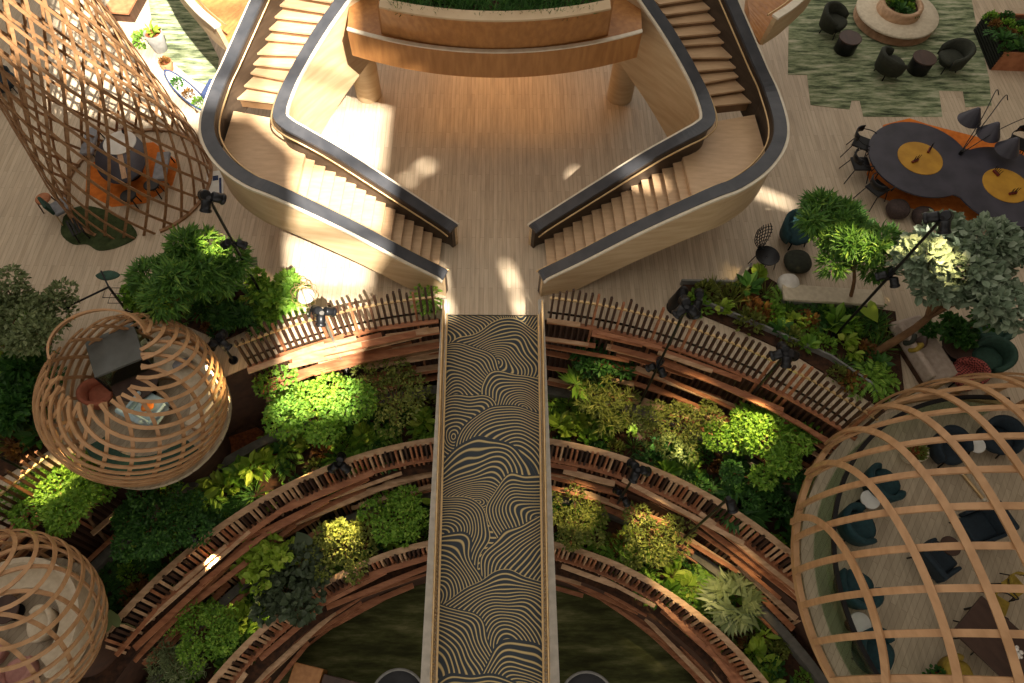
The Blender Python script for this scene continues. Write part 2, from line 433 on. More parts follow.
# ---------------------------------------------------------------- slatted timber terrace walls
def screen(label, a0, a1, Rt, zt, Rb, zb, rails, bat_sp, stick, planks, seed, coping, thick=0.045):
    rnd = random.Random(seed)
    am = (a0 + a1) / 2; rootp = Vector((Rb * math.cos(am), YC + Rb * math.sin(am), zb))
    t = thing('slatted_timber_screen', label, 'timber screen', rootp, 0, 'slatted timber screens along the terrace edges')
    def P(a, r, z): return Vector((r * math.cos(a), YC + r * math.sin(a), z)) - rootp
    n = 40
    q = MB(); A = [a0 + (a1 - a0) * i / n for i in range(n + 1)]
    q.loft([[P(a, Rb + 0.16, zb), P(a, Rt + 0.10, zt - (0.95 if stick else 0.25)), P(a, Rt + 0.16, zt - (0.95 if stick else 0.25)), P(a, Rb + 0.22, zb)] for a in A], True, True, False)
    q.out('backing_board', M['backing'] if stick else M['backingdark'], t)
    cnt = max(10, min(96, int(abs(a1 - a0) * Rt / bat_sp)))
    for i in range(cnt):
        a = a0 + (a1 - a0) * (i + 0.5) / cnt
        top = zt + (rnd.uniform(0.02, 0.3) if stick else rnd.uniform(-0.02, 0.1))
        k = (top - zb) / (zt - zb)
        MB().bar(P(a, Rb + 0.06, zb), P(a, Rb + 0.06 + (Rt - Rb - 0.06) * k, top), thick, 0.06, P(a, 1, 0) + rootp).out('batten', (M['darkwood'] if rnd.random() > 0.12 else M['redwood']) if stick else rnd.choice([M['darkwood'], M['redwood'], M['palewood']]), t)
    for (hz, wd, th, m) in rails:
        k = (hz - zb) / (zt - zb); r = Rb + (Rt - Rb) * k + (0.1 if m == coping else 0)
        MB().loft([[P(a, r - wd / 2, hz - th / 2), P(a, r + wd / 2, hz - th / 2), P(a, r + wd / 2, hz + th / 2), P(a, r - wd / 2, hz + th / 2)] for a in A], True, True, False).out('rail' if m != coping else 'coping', m, t)
    for i in range(planks):
        row = rnd.choice([0.15, 0.3, 0.45, 0.55, 0.65, 0.72, 0.8]) if stick else rnd.choice([0.1, 0.25, 0.4, 0.55, 0.7, 0.85])
        hz = zb + (zt - zb) * row + rnd.uniform(-0.05, 0.05); r = Rb + (Rt - Rb) * row - rnd.uniform(0.06, 0.28)
        Ln = rnd.uniform(1.1, 3.2); ac = a0 + (a1 - a0) * ((i + rnd.uniform(0.1, 0.9)) / planks); da = Ln / r / 2
        lo, hi = min(a0, a1), max(a0, a1); s, e = max(lo, ac - da), min(hi, ac + da)
        if e - s < 0.06: continue
        MB().bar(P(s, r, hz), P(e, r, hz + rnd.uniform(-0.02, 0.02)), rnd.uniform(0.08, 0.15), 0.05).out('plank', rnd.choice([M['redwood'], M['redwood'], M['palewood']]), t)
    return t
BX = 1.3
screen('short end piece of the tall timber screen, left of the egg-shaped lattice pod', R_(180 - 43), R_(180 - 20), 12.02, 0.95, 11.45, Z1, [(0.87, 0.05, 0.04, M['brass']), (0.05, 0.1, 0.06, M['redwood'])], 0.14, True, 16, 5, None)
for side, nm in ((1, 'right'), (-1, 'left')):
    def ang(deg, r): return R_(deg) if side > 0 else PI - R_(deg)
    for (Rt, zt, Rb, zb, lab, a_lo, st, sp, npl, cop) in (
        (12.02, 0.95, 11.45, Z1, 'tall timber screen with upright sticks along the lobby edge, %s of the bridge', 49 if side > 0 else 62.5, True, 0.14, 42, None),
        (9.5, -1.72, 8.95, Z2, 'middle curved timber screen between planted terraces, %s of the bridge', 38 if side > 0 else 31, False, 0.12, 34, M['palewood']),
        (7.42, -3.1, 7.14, Z3, 'lowest curved timber screen above the dark floor, %s of the bridge', 20, False, 0.11, 30, M['palewood'])):
        hi = math.degrees(math.acos(1.28 / Rt))
        rails = [(zt - 0.08, 0.05, 0.04, M['brass']), (0.05, 0.1, 0.06, M['redwood'])] if st else [(zt, 0.14, 0.05, cop), (zt - 0.55, 0.14, 0.05, M['redwood'])]
        screen(lab % ('to the ' + nm), ang(hi, Rt), ang(a_lo, Rt), Rt, zt, Rb, zb, rails, sp, st, npl, int(Rt * 10) + side, cop)

# ---------------------------------------------------------------- bridge
bt = thing('bridge', 'straight level footbridge with grey edge beams crossing above the planted terraces', 'bridge', (0, 3, 0))
MB().prism([(-1.16, -9), (1.16, -9), (1.16, 5.25), (-1.16, 5.25)], -0.4, 0.0).out('deck', M['floor'], bt)
for s in (-1, 1):
    MB().prism([(s * 1.05, -9), (s * 1.30, -9), (s * 1.20, 5.6), (s * 1.07, 5.6)][::s], -0.5, 0.14).out('edge_beam', M['palestone'], bt)
cp = MB(); cp.prism([(-0.93, -7), (0.93, -7), (1.045, 8.22), (-1.045, 8.22)], 0.0, 0.012)
cp.out('carpet_runner', wave_carpet('wave_carpet'), loc=(0, 0, 0.001), label='long navy runner with gold wave lines laid along the bridge', cat='carpet')
for s, nm in ((-1, 'left'), (1, 'right')):
    t = thing('bridge_balustrade', 'low brass balustrade of closely set uprights on the %s edge of the bridge' % nm, 'balustrade', (s * 1.06, 3, 0.12), 0, 'brass balustrades of the bridge')
    x0, x1 = (s * 0.0, s * 0.0)
    def bx(y): return s * ((1.045 + (0.945 - 1.045) * (8.2 - y) / 7.7) + 0.07 - 1.06)
    MB().tube([(bx(8.2), 5.2, 0.62), (bx(-4), -7, 0.62)], 0.022).out('top_rail', M['brass'], t)
    MB().bar((bx(8.2) - s * 0.05, 5.2, 0.0), (bx(-4) - s * 0.05, -7, 0.0), 0.035, 0.05).out('base_rail', M['brass'], t)
    for i in range(98):
        y = 8.15 - i * 0.082
        MB().bar((bx(y), y - 3, -0.02), (bx(y) + s * 0.015, y - 3, 0.6), 0.03, 0.03).out('baluster', M['brass'], t)
    q = MB()
    for i in range(40):
        y = 0.1 - i * 0.082; q.bar((bx(y), y - 3, -0.02), (bx(y) + s * 0.015, y - 3, 0.6), 0.03, 0.03)
    q.out('baluster', M['brass'], t, kind='stuff')

# ---------------------------------------------------------------- stairs
RISE = 0.145
GH = 0.70                                    # guard height above the steps
LOW_N = 15
ZL = RISE * LOW_N
upR = [(751.5, 110), (747, 98), (742.7, 85), (738.3, 71.8), (733.9, 63), (729.5, 52.7), (723.6, 38), (719.2, 27.8), (711.9, 16), (706, 4.4)]
upL = [(708.6, 116), (707.5, 102.5), (706.5, 91), (704, 78.5), (698.7, 66.8), (695, 54), (688.5, 41), (683, 32), (676.7, 20), (670, 10)]
UR = [at(*p, ZL + RISE * i) for i, p in enumerate(upR)]; UL = [at(*p, ZL + RISE * i) for i, p in enumerate(upL)]
for _ in range(9):
    UR.append(UR[-1] + (UR[-1] - UR[-4]) / 3); UL.append(UL[-1] + (UL[-1] - UL[-4]) / 3)
    UR[-1].z = UL[-1].z = ZL + RISE * (len(UR) - 1)
# guard lines: x, y, stair height beneath
def guard_line(pxs, upper):
    o = []
    for px in pxs:
        z = GH
        for _ in range(8):
            p = at(*px, z); z = GH + max(0.0, min(ZL, RISE * (1 + (p.x - 1.3) / 0.218)))
        o.append((p.x, p.y, z - GH))
    for px, z in upper:
        z = ZL + 0.3
        for _ in range(12):
            p = at(*px, z + GH); z = max(ZL, ZL + 0.593 * (-0.18 * p.x + 0.98 * p.y - 11.18))
        o.append((p.x, p.y, z))
    return o
IN = guard_line([(531, 228), (538, 223), (560, 208.5), (600, 182.5), (645, 153.5), (680, 133.5), (697, 124)],
                [((705, 114), 0), ((699, 92), 0), ((684, 62), 0), ((664, 28), 0), ((647, 0), 0)])
OUT = guard_line([(540, 275.5), (547, 271), (579, 255), (637, 224.5), (707, 191.5), (735, 180)],
                 [((760, 162), ZL), ((775, 140), ZL), ((777, 118), ZL + 0.02), ((768, 88), ZL + 0.25), ((756, 62), ZL + 0.65), ((742, 30), ZL + 1.15), ((730, 0), ZL + 1.6)])
def y_on(line, x):
    for a, c in zip(line, line[1:]):
        if a[0] <= x <= c[0]: return a[1] + (c[1] - a[1]) * (x - a[0]) / max(1e-6, c[0] - a[0])
    return line[0][1] if x < line[0][0] else line[6][1]
for Lx in (IN, OUT):
    for _ in range(3):
        a, b_ = Lx[-1], Lx[-2]; Lx.append(tuple(a[i] + (a[i] - b_[i]) for i in range(3)))
def guard(path, stair, side, nm, faceout):
    """a solid guard wall: stained inside, pale outside, slate coping with a pale rim"""
    P = smooth_path([Vector(p) for p in path], 5)
    n = len(P); nr = []
    for i in range(n):
        d = P[min(i + 1, n - 1)] - P[max(i - 1, 0)]; d.z = 0; d.normalize(); nr.append(Vector((-d.y, d.x, 0)) * faceout)   # towards the open side
    zt = lambda p: p.z + GH
    zb = lambda p: max(0.0, p.z - (0.55 if faceout < 0 else 0.55 + 0.75 * min(1, max(0, (p.z - ZL + 0.15) / 0.25))))
    f = lambda v: Vector((v.x * side, v.y, v.z))
    q = lambda p, o, z: f(Vector((p.x, p.y, z))+ o)
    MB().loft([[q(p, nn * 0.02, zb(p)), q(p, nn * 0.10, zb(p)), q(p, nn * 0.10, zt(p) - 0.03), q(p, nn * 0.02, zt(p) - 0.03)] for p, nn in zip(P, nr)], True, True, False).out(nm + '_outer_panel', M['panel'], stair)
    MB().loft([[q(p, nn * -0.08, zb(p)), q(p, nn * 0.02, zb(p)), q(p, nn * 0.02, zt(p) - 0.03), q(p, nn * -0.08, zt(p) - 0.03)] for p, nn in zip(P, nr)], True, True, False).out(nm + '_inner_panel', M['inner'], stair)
    MB().loft([[q(p, nn * -0.15, zt(p) - 0.04), q(p, nn * 0.13, zt(p) - 0.04), q(p, nn * 0.13, zt(p) + 0.03), q(p, nn * -0.15, zt(p) + 0.03)] for p, nn in zip(P, nr)], True, True, False).out(nm + '_coping', M['coping'], stair)
    MB().loft([[q(p, nn * 0.132, zt(p) - 0.05), q(p, nn * 0.19, zt(p) - 0.05), q(p, nn * 0.19, zt(p) + 0.01), q(p, nn * 0.132, zt(p) + 0.01)] for p, nn in zip(P, nr)], True, True, False).out(nm + '_rim', M['rim'], stair)
    MB().tube([q(p, nn * -0.22, zt(p) - 0.1) for p, nn in zip(P, nr)], 0.022, 6).out(nm + '_handrail', M['brass'], stair)
    return P, nr
for side, lab in ((1, 'shaded curved timber staircase on the right, turning at a wide winder landing'), (-1, 'sunlit curved timber staircase on the left, its lower steps in bright sun')):
    st = thing('staircase', lab, 'staircase', (0, 0, 0), 0, 'mirrored staircases down to the bridge')
    Pi, ni = guard(IN, st, side, 'well_guard', 1)
    Po, no = guard(OUT, st, side, 'outside_guard', -1)
    f = lambda x, y, z: (x * side, y, z)
    for i in range(1, LOW_N + 1):
        x = 1.3 + 0.218 * (i - 1); z = RISE * i; k = x - 1.3
        yo, yi = y_on(OUT, x), y_on(IN[:7], x)
        xe = x + 0.26 if i < LOW_N else x + 0.26
        poly = [(x - 0.03, yi), (x + 0.05, yo), (xe + 0.05, y_on(OUT, xe + 0.05)), (xe - 0.03, y_on(IN[:7], xe - 0.03))]
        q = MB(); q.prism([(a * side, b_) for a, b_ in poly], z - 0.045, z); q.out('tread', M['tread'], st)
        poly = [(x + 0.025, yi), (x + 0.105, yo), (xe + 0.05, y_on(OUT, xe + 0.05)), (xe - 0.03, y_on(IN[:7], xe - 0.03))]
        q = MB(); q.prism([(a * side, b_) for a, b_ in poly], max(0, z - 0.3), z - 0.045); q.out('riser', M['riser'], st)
    # winder landing
    pts = [(4.3, y_on(IN[:7], 4.3)), (4.38, y_on(OUT, 4.38)), (4.9, y_on(OUT, 4.9))] + [(p.x * 0.985, p.y) for p in Po if y_on(OUT, 4.9) + 0.1 < p.y < 11.4 and p.z < ZL + 0.4 and p.x > 5] + [(UR[0].x, UR[0].y), (UL[0].x - 0.15, UL[0].y - 0.1), (IN[7][0], IN[7][1])]
    MB().prism([(a * side, b_) for a, b_ in pts], ZL - 0.3, ZL - 0.012).out('landing', M['tread'], st)
    for i in range(1, len(UR) - 1):
        a, b_ = UR[i], UL[i]; c, d = UR[i + 1], UL[i + 1]
        ea = (a - b_) * 0.25; e2 = (c - d) * 0.25
        poly = [a + ea * 0.3, b_ - ea, d - e2 + (d - b_) * 0.15, c + e2 * 0.3 + (c - a) * 0.15]
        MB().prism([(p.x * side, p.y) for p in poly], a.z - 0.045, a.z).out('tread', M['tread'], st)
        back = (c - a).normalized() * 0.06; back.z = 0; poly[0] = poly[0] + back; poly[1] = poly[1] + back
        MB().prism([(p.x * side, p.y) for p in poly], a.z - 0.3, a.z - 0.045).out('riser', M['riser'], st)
# ---------------------------------------------------------------- mezzanine between the stairs
def arc3(a, m_, c, n):
    return [Vector(a) * (1 - t) ** 2 + (Vector(m_) * 2 - (Vector(a) + Vector(c)) / 2) * 2 * t * (1 - t) + Vector(c) * t * t for t in [i / n for i in range(n + 1)]]
edge = arc3((-3.25, 13.25, 0), (0, 12.55, 0), (3.25, 13.25, 0), 24)
poly = [(p.x, p.y) for p in edge] + [(3.6, 19), (-3.6, 19)]
MB().prism(poly, 3.25, 3.85).out('floor_mezzanine', M['amber'], kind='structure')
MB().loft([[(p.x, p.y - 0.03, 3.2), (p.x, p.y - 0.0, 3.2), (p.x, p.y, 3.88), (p.x, p.y - 0.03, 3.88)] for p in edge], True, True, False).out('trim_mezzanine_edge', M['amber'], kind='structure')
for sx in (-1, 1):
    q = MB(); q.cyl(0.36, 0, 3.25, (0, 0), 32); q.out('pillar_' + ('west' if sx < 0 else 'east'), M['panel'], loc=(3.57 * sx, 15.5, 0), kind='structure')
pb = arc3((-2.46, 12.98, 0), (0, 12.5, 0), (2.46, 12.98, 0), 24); pt = arc3((-2.36, 12.52, 0), (0, 12.12, 0), (2.36, 12.52, 0), 24)
pl = thing('curved_planter', 'long curved amber timber planter filled with grass on the mezzanine edge', 'planter', (0, 12.74, 3.85))
o = Vector((0, 12.6, 3.85)); z0, z1 = 0.0, 0.98
V = lambda p, z: Vector((p.x, p.y - 12.6, z))
q = MB(); q.loft([[V(b_, z0), V(t_, z1), V(t_, z1) + Vector((0, 0.2, 0)), V(b_, z0) + Vector((0, 0.2, 0))] for b_, t_ in zip(pb, pt)], True, True, False)
for sx in (0, -1):
    b_, t_ = pb[sx], pt[sx]; q.prism([(b_.x - 0.03, b_.y - 12.6), (b_.x + 0.03, b_.y - 12.6), (b_.x + 0.03, 1.2), (b_.x - 0.03, 1.2)], 0, z1)
q.out('planter_wall', M['amber'], pl)
MB().loft([[V(t_, z1) + Vector((0, -0.03, 0)), V(t_, z1) + Vector((0, 0.26, 0)), V(t_, z1 + 0.04) + Vector((0, 0.26, 0)), V(t_, z1 + 0.04) + Vector((0, -0.03, 0))] for t_ in pt], True, True, False).out('planter_rim', M['panel'], pl)
MB().prism([(p.x * 0.98, p.y - 12.6 + 0.2) for p in pt] + [(2.2, 1.0), (-2.2, 1.0)], 0.78, 0.86).out('planter_soil', M['soil'], pl)
MB().loft([[(p.x, p.y - 0.05, 3.86), (p.x, p.y + 0.05, 3.86), (p.x, p.y + 0.05, 3.89), (p.x, p.y - 0.05, 3.89)] for p in edge], True, True, False).out('trim_mezzanine_lip', M['rim'], kind='structure')
# warm downlights under the mezzanine
for x, y in ((-1.8, 15.6), (0, 15.4), (1.8, 15.6), (0, 17.5)):
    l = bpy.data.lights.new('downlight', 'SPOT'); l.energy = 105; l.color = (1.0, 0.48, 0.14); l.spot_size = R_(84); l.spot_blend = 0.8; l.shadow_soft_size = 0.15
    lo = bpy.data.objects.new('downlight', l); COL.objects.link(lo); lo.location = (x, y, 3.18)

# mezzanine balconies beside the stairs
for side, pxs in ((-1, [(150, -40), (172, 0), (191, 24), (207, 42), (226, 58)]), (1, [(830, -45), (803, 0), (795, 10), (775, 29), (758, 41)])):
    P = smooth_path([at(*p, 2.85) for p in pxs], 5); nr = []
    for i in range(len(P)):
        d = (P[min(i + 1, len(P) - 1)] - P[max(i - 1, 0)]).normalized(); nr.append(Vector((-d.y, d.x, 0)) * (1 if side < 0 else -1))
    nmz = 'balcony_' + ('west' if side < 0 else 'east'); Z = lambda z: Vector((0, 0, z)); n = len(P) - 1
    wd = [2.6 - 2.1 * (i / n) for i in range(n + 1)]
    MB().loft([[p + nn * 0.05, p + nn * 0.05 - Z(0.02), p + nn * w_ - Z(0.02), p + nn * w_ + Z(0.25)] for p, nn, w_ in zip(P, nr, wd)], True, True, False).out('floor_' + nmz, M['amber'], kind='structure')
    MB().loft([[p, p + nn * 0.1, p + nn * 0.02 + Z(0.75), p - nn * 0.08 + Z(0.75)] for p, nn in zip(P, nr)], True, True, False).out('wall_' + nmz + '_parapet', M['panel'], kind='structure')
    MB().loft([[p - nn * 0.12 + Z(0.75), p + nn * 0.06 + Z(0.75), p + nn * 0.06 + Z(0.8), p - nn * 0.12 + Z(0.8)] for p, nn in zip(P, nr)], True, True, False).out('trim_' + nmz + '_coping', M['rim'], kind='structure')
    MB().tube([p + nn * 0.16 + Z(0.72) for p, nn in zip(P, nr)], 0.025, 6).out('trim_' + nmz + '_rail', M['brass'], kind='structure')
# ---------------------------------------------------------------- lattice cocoons
def interp(prof, z):
    for (z0, r0), (z1, r1) in zip(prof, prof[1:]):
        if z <= z1:
            t = (z - z0) / (z1 - z0); t = max(0, t); return r0 + (r1 - r0) * t
    return prof[-1][1]
def smooth_prof(prof, n=8):
    P = smooth_path([(z, r, 0) for z, r in prof], n); return [(p.x, p.y) for p in P]
def cocoon(name, label, cen, prof, fams, wd, th, m, opening=None, nstep=42, squash=(1, 1), strip='lattice_strip'):
    t = thing(name, label, 'lattice pod', cen)
    pr = smooth_prof(prof); z0, z1 = pr[0][0], pr[-1][0]
    def S(a, v):
        z = z0 + (z1 - z0) * v; r = interp(pr, z)
        dr = (interp(pr, min(z1, z + 0.03)) - interp(pr, max(z0, z - 0.03))) / 0.06
        return Vector((r * math.cos(a) * squash[0], r * math.sin(a) * squash[1], z)), Vector((math.cos(a), math.sin(a), -dr)).normalized()
    for (cnt, sweep, off, inset, a_ph) in fams:
        for i in range(cnt):
            a0 = 2 * PI * i / cnt + a_ph; pts = []; nr = []
            for k in range(nstep + 1):
                v = 1 - k / nstep; p, nn = S(a0 + R_(sweep) * (1 - v), v)
                p = p - nn * inset
                if opening and p.z > opening[3] and ((p.x - opening[0]) / opening[2]) ** 2 + ((p.y - opening[1]) / opening[4]) ** 2 < 1:
                    if len(pts) > 3: break
                    pts, nr = [], []; continue
                pts.append(p); nr.append(nn)
            if len(pts) > 3: MB().ribbon(pts, nr, wd, th).out(strip, m, t)
    return t, S
# tall tower at the back left
tw, S = cocoon('lattice_tower', 'tall tapering brown lattice tower rising past the top corner', (-9.3, 12.2, 0),
    [(0, 1.85), (1, 1.84), (2, 1.7), (4, 1.45), (6, 1.25), (9.5, 1.1)], [(23, 165, 0, 0.0, 0.1), (23, -165, 0, 0.05, 0.25)], 0.064, 0.03, M['latticebrown'], nstep=60)
q = MB(); q.lathe([(1.82, 0), (1.9, 0), (1.9, 0.06), (1.82, 0.06), (1.82, 0)], 48, a0=R_(-60), a1=R_(250), smooth=False); q.out('base_ring', M['latticebrown'], tw)
# the pod with an open crown
eggp = [(-0.5, 0.95), (-0.1, 1.42), (0.4, 1.66), (1.0, 1.74), (1.6, 1.64), (2.0, 1.38), (2.3, 1.0), (2.42, 0.75)]
pc = Vector((-7.3, 5.62, 0))
pod, S = cocoon('lattice_pod', 'egg-shaped timber lattice pod with open crown and a grey entrance box in it', pc, eggp,
    [(24, 190, 0, 0.0, 0.0), (19, -62, 0, 0.05, 0.1)], 0.07, 0.035, M['lattice'], opening=(-0.35, 0.55, 1.02, 1.75, 0.78))
def pod_base(t, r, zt, zb):
    q = MB(); q.cyl(r, zt - 0.1, zt, seg=40); q.out('pod_floor', M['podfloor'], t)
    q = MB(); q.cyl(r * 0.5, zb, zt - 0.1, seg=32); q.out('plinth', M['backing'], t)
pod_base(pod, 1.6, 0.02, -2.5)
q = MB(); rp = [(-0.35 + 0.97 * math.cos(a), 0.62 + 0.74 * math.sin(a), 2.15 + 0.1 * math.sin(a)) for a in [R_(18 + 9 * k) for k in range(22)]]
q.ribbon(rp, [(math.cos(R_(18 + 9 * k)), math.sin(R_(18 + 9 * k)), 0.5) for k in range(22)], 0.16, 0.04); q.out('crown_ring', M['lattice'], pod)
# lower left pod
pod2, S = cocoon('lattice_pod', 'round timber lattice pod at the lower left edge, pink seats inside', (-8.75, 1.3, -0.2), [(-0.4, 1.1), (0.0, 1.42), (0.6, 1.6), (1.1, 1.65), (1.6, 1.55), (2.0, 1.3), (2.3, 0.9), (2.4, 0.45)],
    [(18, 165, 0, 0.0, 0.05), (16, -55, 0, 0.05, 0.1)], 0.07, 0.035, M['lattice'], opening=(-0.3, 0.1, 0.7, 1.9, 0.6))
pod_base(pod2, 1.38, 0.02, -3.0)
# large open pod at the right
RC = Vector((10.05, 2.1, 0)); RR, RH = 4.2, 3.3
big = thing('lattice_pod', 'largest timber lattice dome, wide strips over teal armchairs', 'lattice pod', RC)
def dome(x, y):
    q_ = (x * x + y * y) ** 0.5 / RR
    return None if q_ >= 1 else RH * (1 - q_ ** 3.0) ** (1 / 2.4)
def section(dirv, offv, off, inset):
    d = Vector(dirv).normalized(); o = Vector((-d.y, d.x)) * off
    half = math.sqrt(max(0, RR ** 2 - off ** 2)); pts = []; nr = []
    for k in range(61):
        ph = PI * k / 60; t = -math.cos(ph) * half * 0.9999
        p = Vector((o.x + d.x * t, o.y + d.y * t)); h = dome(p.x, p.y) or 0
        e = 0.02; hx = (dome(p.x + e, p.y) or h) - h; hy = (dome(p.x, p.y + e) or h) - h
        nn = Vector((-hx / e, -hy / e, 1)); nn = nn.normalized() if abs(p.length - RR) > 0.05 else Vector((p.x, p.y, 0.05)).normalized()
        pts.append(Vector((p.x, p.y, h)) - nn * inset); nr.append(nn)
    pts[0].z = 0.0; pts[-1].z = 0.0
    # run the ends down to the floor, drawn in a little
    return pts, nr
for i in range(-6, 7):
    P, N = section((1, -0.06), None, i * 0.64 + 0.12, 0.06); MB().ribbon(P, N, 0.115, 0.045).out('cross_strip', M['lattice'], big)
for i in range(-6, 7):
    P, N = section((0.12, -0.99), None, i * 0.64 + 0.05, 0.0); MB().ribbon(P, N, 0.125, 0.045).out('long_strip', M['lattice'], big)
q = MB(); q.cyl(3.98, -0.12, 0.01, seg=64); q.out('pod_floor', M['podfloor'], big)
q = MB(); q.cyl(2.2, -3.2, -0.12, seg=48); q.out('plinth', M['backing'], big)
q = MB(); q.lathe([(3.72, 0.01), (3.72, 0.9), (3.74, 0.9), (3.74, 0.01)], 64, a0=R_(80), a1=R_(260), smooth=False); q.out('glass_screen', M['greenglass'], big)
q = MB(); q.lathe([(3.69, 0.88), (3.77, 0.88), (3.77, 0.93), (3.69, 0.93)], 64, a0=R_(80), a1=R_(260), smooth=False); q.out('screen_rail', M['black'], big)
q = MB(); q.lathe([(4.05, -0.05), (4.16, -0.05), (4.16, 0.1), (4.05, 0.1), (4.05, -0.05)], 64, a0=R_(60), a1=R_(280), smooth=False); q.out('base_ring', M['lattice'], big)
# entrance box of the open pod
bx = thing('entrance_box', 'grey glass entrance box inside the open crown of the egg-shaped pod', 'entrance box', (-8.0, 6.72, 0.02), R_(28))
zt = 1.0
q = MB(); q.box((0, 0, zt), (1.02, 0.95, 0.06)); q.out('roof_panel', mat('dark_grey_panel', '6d706d', '60635f', (3, 3, 3), 0.5), bx)
for s in (-1, 1):
    q = MB(); q.box((s * 0.505, 0, zt / 2), (0.02, 0.95, zt)); q.out('glass_side', M['greenglass'], bx)
q = MB(); q.box((0, -0.46, zt / 2), (1.02, 0.02, zt)); q.out('glass_side', M['greenglass'], bx)
for s in (-1, 1):
    for u in (-1, 1):
        q = MB(); q.box((s * 0.505, u * 0.46, zt / 2), (0.04, 0.04, zt)); q.out('corner_post', M['black'], bx)
# ---------------------------------------------------------------- furniture
M['teal'] = mat('dark_teal_upholstery', '1f4044', '18343a', (14, 14, 14), 0.85)
M['navy'] = mat('navy_upholstery', '1c2a33', '16222b', (14, 14, 14), 0.85)
M['greenup'] = mat('bottle_green_upholstery', '2c4a3c', '233d31', (14, 14, 14), 0.8)
M['olive'] = mat('olive_dark_upholstery', '32352a', '282b22', (14, 14, 14), 0.85)
M['mustard'] = mat('mustard_upholstery', '9a8330', '846f26', (14, 14, 14), 0.85)
M['cream'] = mat('cream_upholstery', 'd3c6ae', 'c4b69d', (10, 10, 10), 0.85)
M['daybed'] = mat('taupe_upholstery', 'b3a294', 'a39284', (10, 10, 10), 0.85)
M['white'] = mat('white_laminate', 'dcdcd6', 'cfcfc8', (5, 5, 5), 0.4)
M['darktop'] = mat('dark_slate_top', '43414a', '34333b', (2, 2, 2), 0.38)
M['browntop'] = mat('dark_brown_top', '4a362c', '3b2a22', (6, 2, 4), 0.5)
M['yellow'] = mat('ochre_disc', 'b98a2c', 'a87a24', (4, 4, 4), 0.55)
M['orange'] = mat('burnt_orange_felt', 'd87a2c', 'c46822', (7, 7, 7), 0.95)
M['pink'] = mat('dusty_pink_upholstery', 'b98a80', 'a77a70', (10, 10, 10), 0.85)
M['coral'] = mat('coral_upholstery', 'b06a50', '9a5a44', (10, 10, 10), 0.85)
M['skyblue'] = mat('pale_blue_upholstery', 'a9c0c6', '98b0b6', (10, 10, 10), 0.8)
M['grey'] = mat('mid_grey_upholstery', '8b8c90', '7c7d82', (10, 10, 10), 0.85)
M['blueband'] = mat('navy_blue_weave', '35456a', '2a3858', (20, 20, 20), 0.9)
M['terracotta'] = mat('terracotta', 'b0744f', '98603f', (6, 6, 6), 0.8)
M['mossmat'] = mottle('moss_green_mat', ['2c3420', '3d472c', '4c5638'], (5, 5, 1))
M['pouf'] = mat('dark_brown_knit', '4a3c38', '382d2a', (16, 16, 16), 0.9)
M['petal'] = mat('white_petals', 'e6e2da', 'd8d2c8', (9, 9, 9), 0.7)
M['red'] = mat('dark_red_lacquer', '6a241c', '541a14', (9, 9, 9), 0.5)

def legs4(t, dx, dy, h, m, r=0.018, splay=0.03):
    for sx in (-1, 1):
        for sy in (-1, 1):
            MB().tube([(sx * (dx + splay), sy * (dy + splay), 0), (sx * dx, sy * dy, h)], r, 6).out('leg', m, t)
def tub_chair(label, loc, rz, m, s=0.85, group='teal tub chairs in the big pod', name='tub_chair', legm=None):
    """round shell that wraps a seat cushion; opens towards +x"""
    t = thing(name, label, 'armchair', loc, rz, group)
    q = MB(); q.ell((0.02 * s, 0, 0.38 * s), (0.34 * s, 0.33 * s, 0.11 * s), 18, 8, 0.75); q.out('seat', m, t)
    rings = []
    for k in range(21):
        a = R_(62 + 236 * k / 20); e = abs(k - 10) / 10
        h = (0.82 - 0.24 * e ** 2) * s; r = 0.37 * s; r2 = (0.43 - 0.03 * e) * s; ca, sa = math.cos(a), math.sin(a)
        ri, ro = r - 0.03 * s, r + 0.05 * s
        rings.append([(ri * ca, ri * sa, 0.24 * s), (ro * ca, ro * sa, 0.24 * s), ((r2 + 0.05 * s) * ca, (r2 + 0.05 * s) * sa, h - 0.05 * s), (r2 * ca, r2 * sa, h), ((r2 - 0.07 * s) * ca, (r2 - 0.07 * s) * sa, h - 0.04 * s), ((ri - 0.02) * ca, (ri - 0.02) * sa, 0.44 * s)])
    q = MB(); q.loft(rings, True, True); q.out('backrest', m, t)
    q = MB(); q.cyl(0.28 * s, 0.2 * s, 0.3 * s, seg=20); q.out('seat_base', m, t)
    legs4(t, 0.2 * s, 0.2 * s, 0.24 * s, legm or M['black'])
    return t
def wing_chair(label, loc, rz, m, s=0.85, group=None):
    """square lounge chair, tilted back and side wings"""
    t = thing('lounge_chair', label, 'armchair', loc, rz, group)
    q = MB(); q.box((0.03 * s, 0, 0.34 * s), (0.62 * s, 0.6 * s, 0.2 * s)); q.out('seat', m, t, bevel=0.05)
    q = MB(); q.box((-0.34 * s, 0, 0.62 * s), (0.13 * s, 0.66 * s, 0.6 * s), ry=R_(-12)); q.out('backrest', m, t, bevel=0.05)
    for sy in (-1, 1):
        q = MB(); q.box((-0.05 * s, sy * 0.34 * s, 0.45 * s), (0.55 * s, 0.08 * s, 0.3 * s)); q.out('armrest', m, t, bevel=0.03)
    legs4(t, 0.25 * s, 0.25 * s, 0.25 * s, M['black'])
    return t
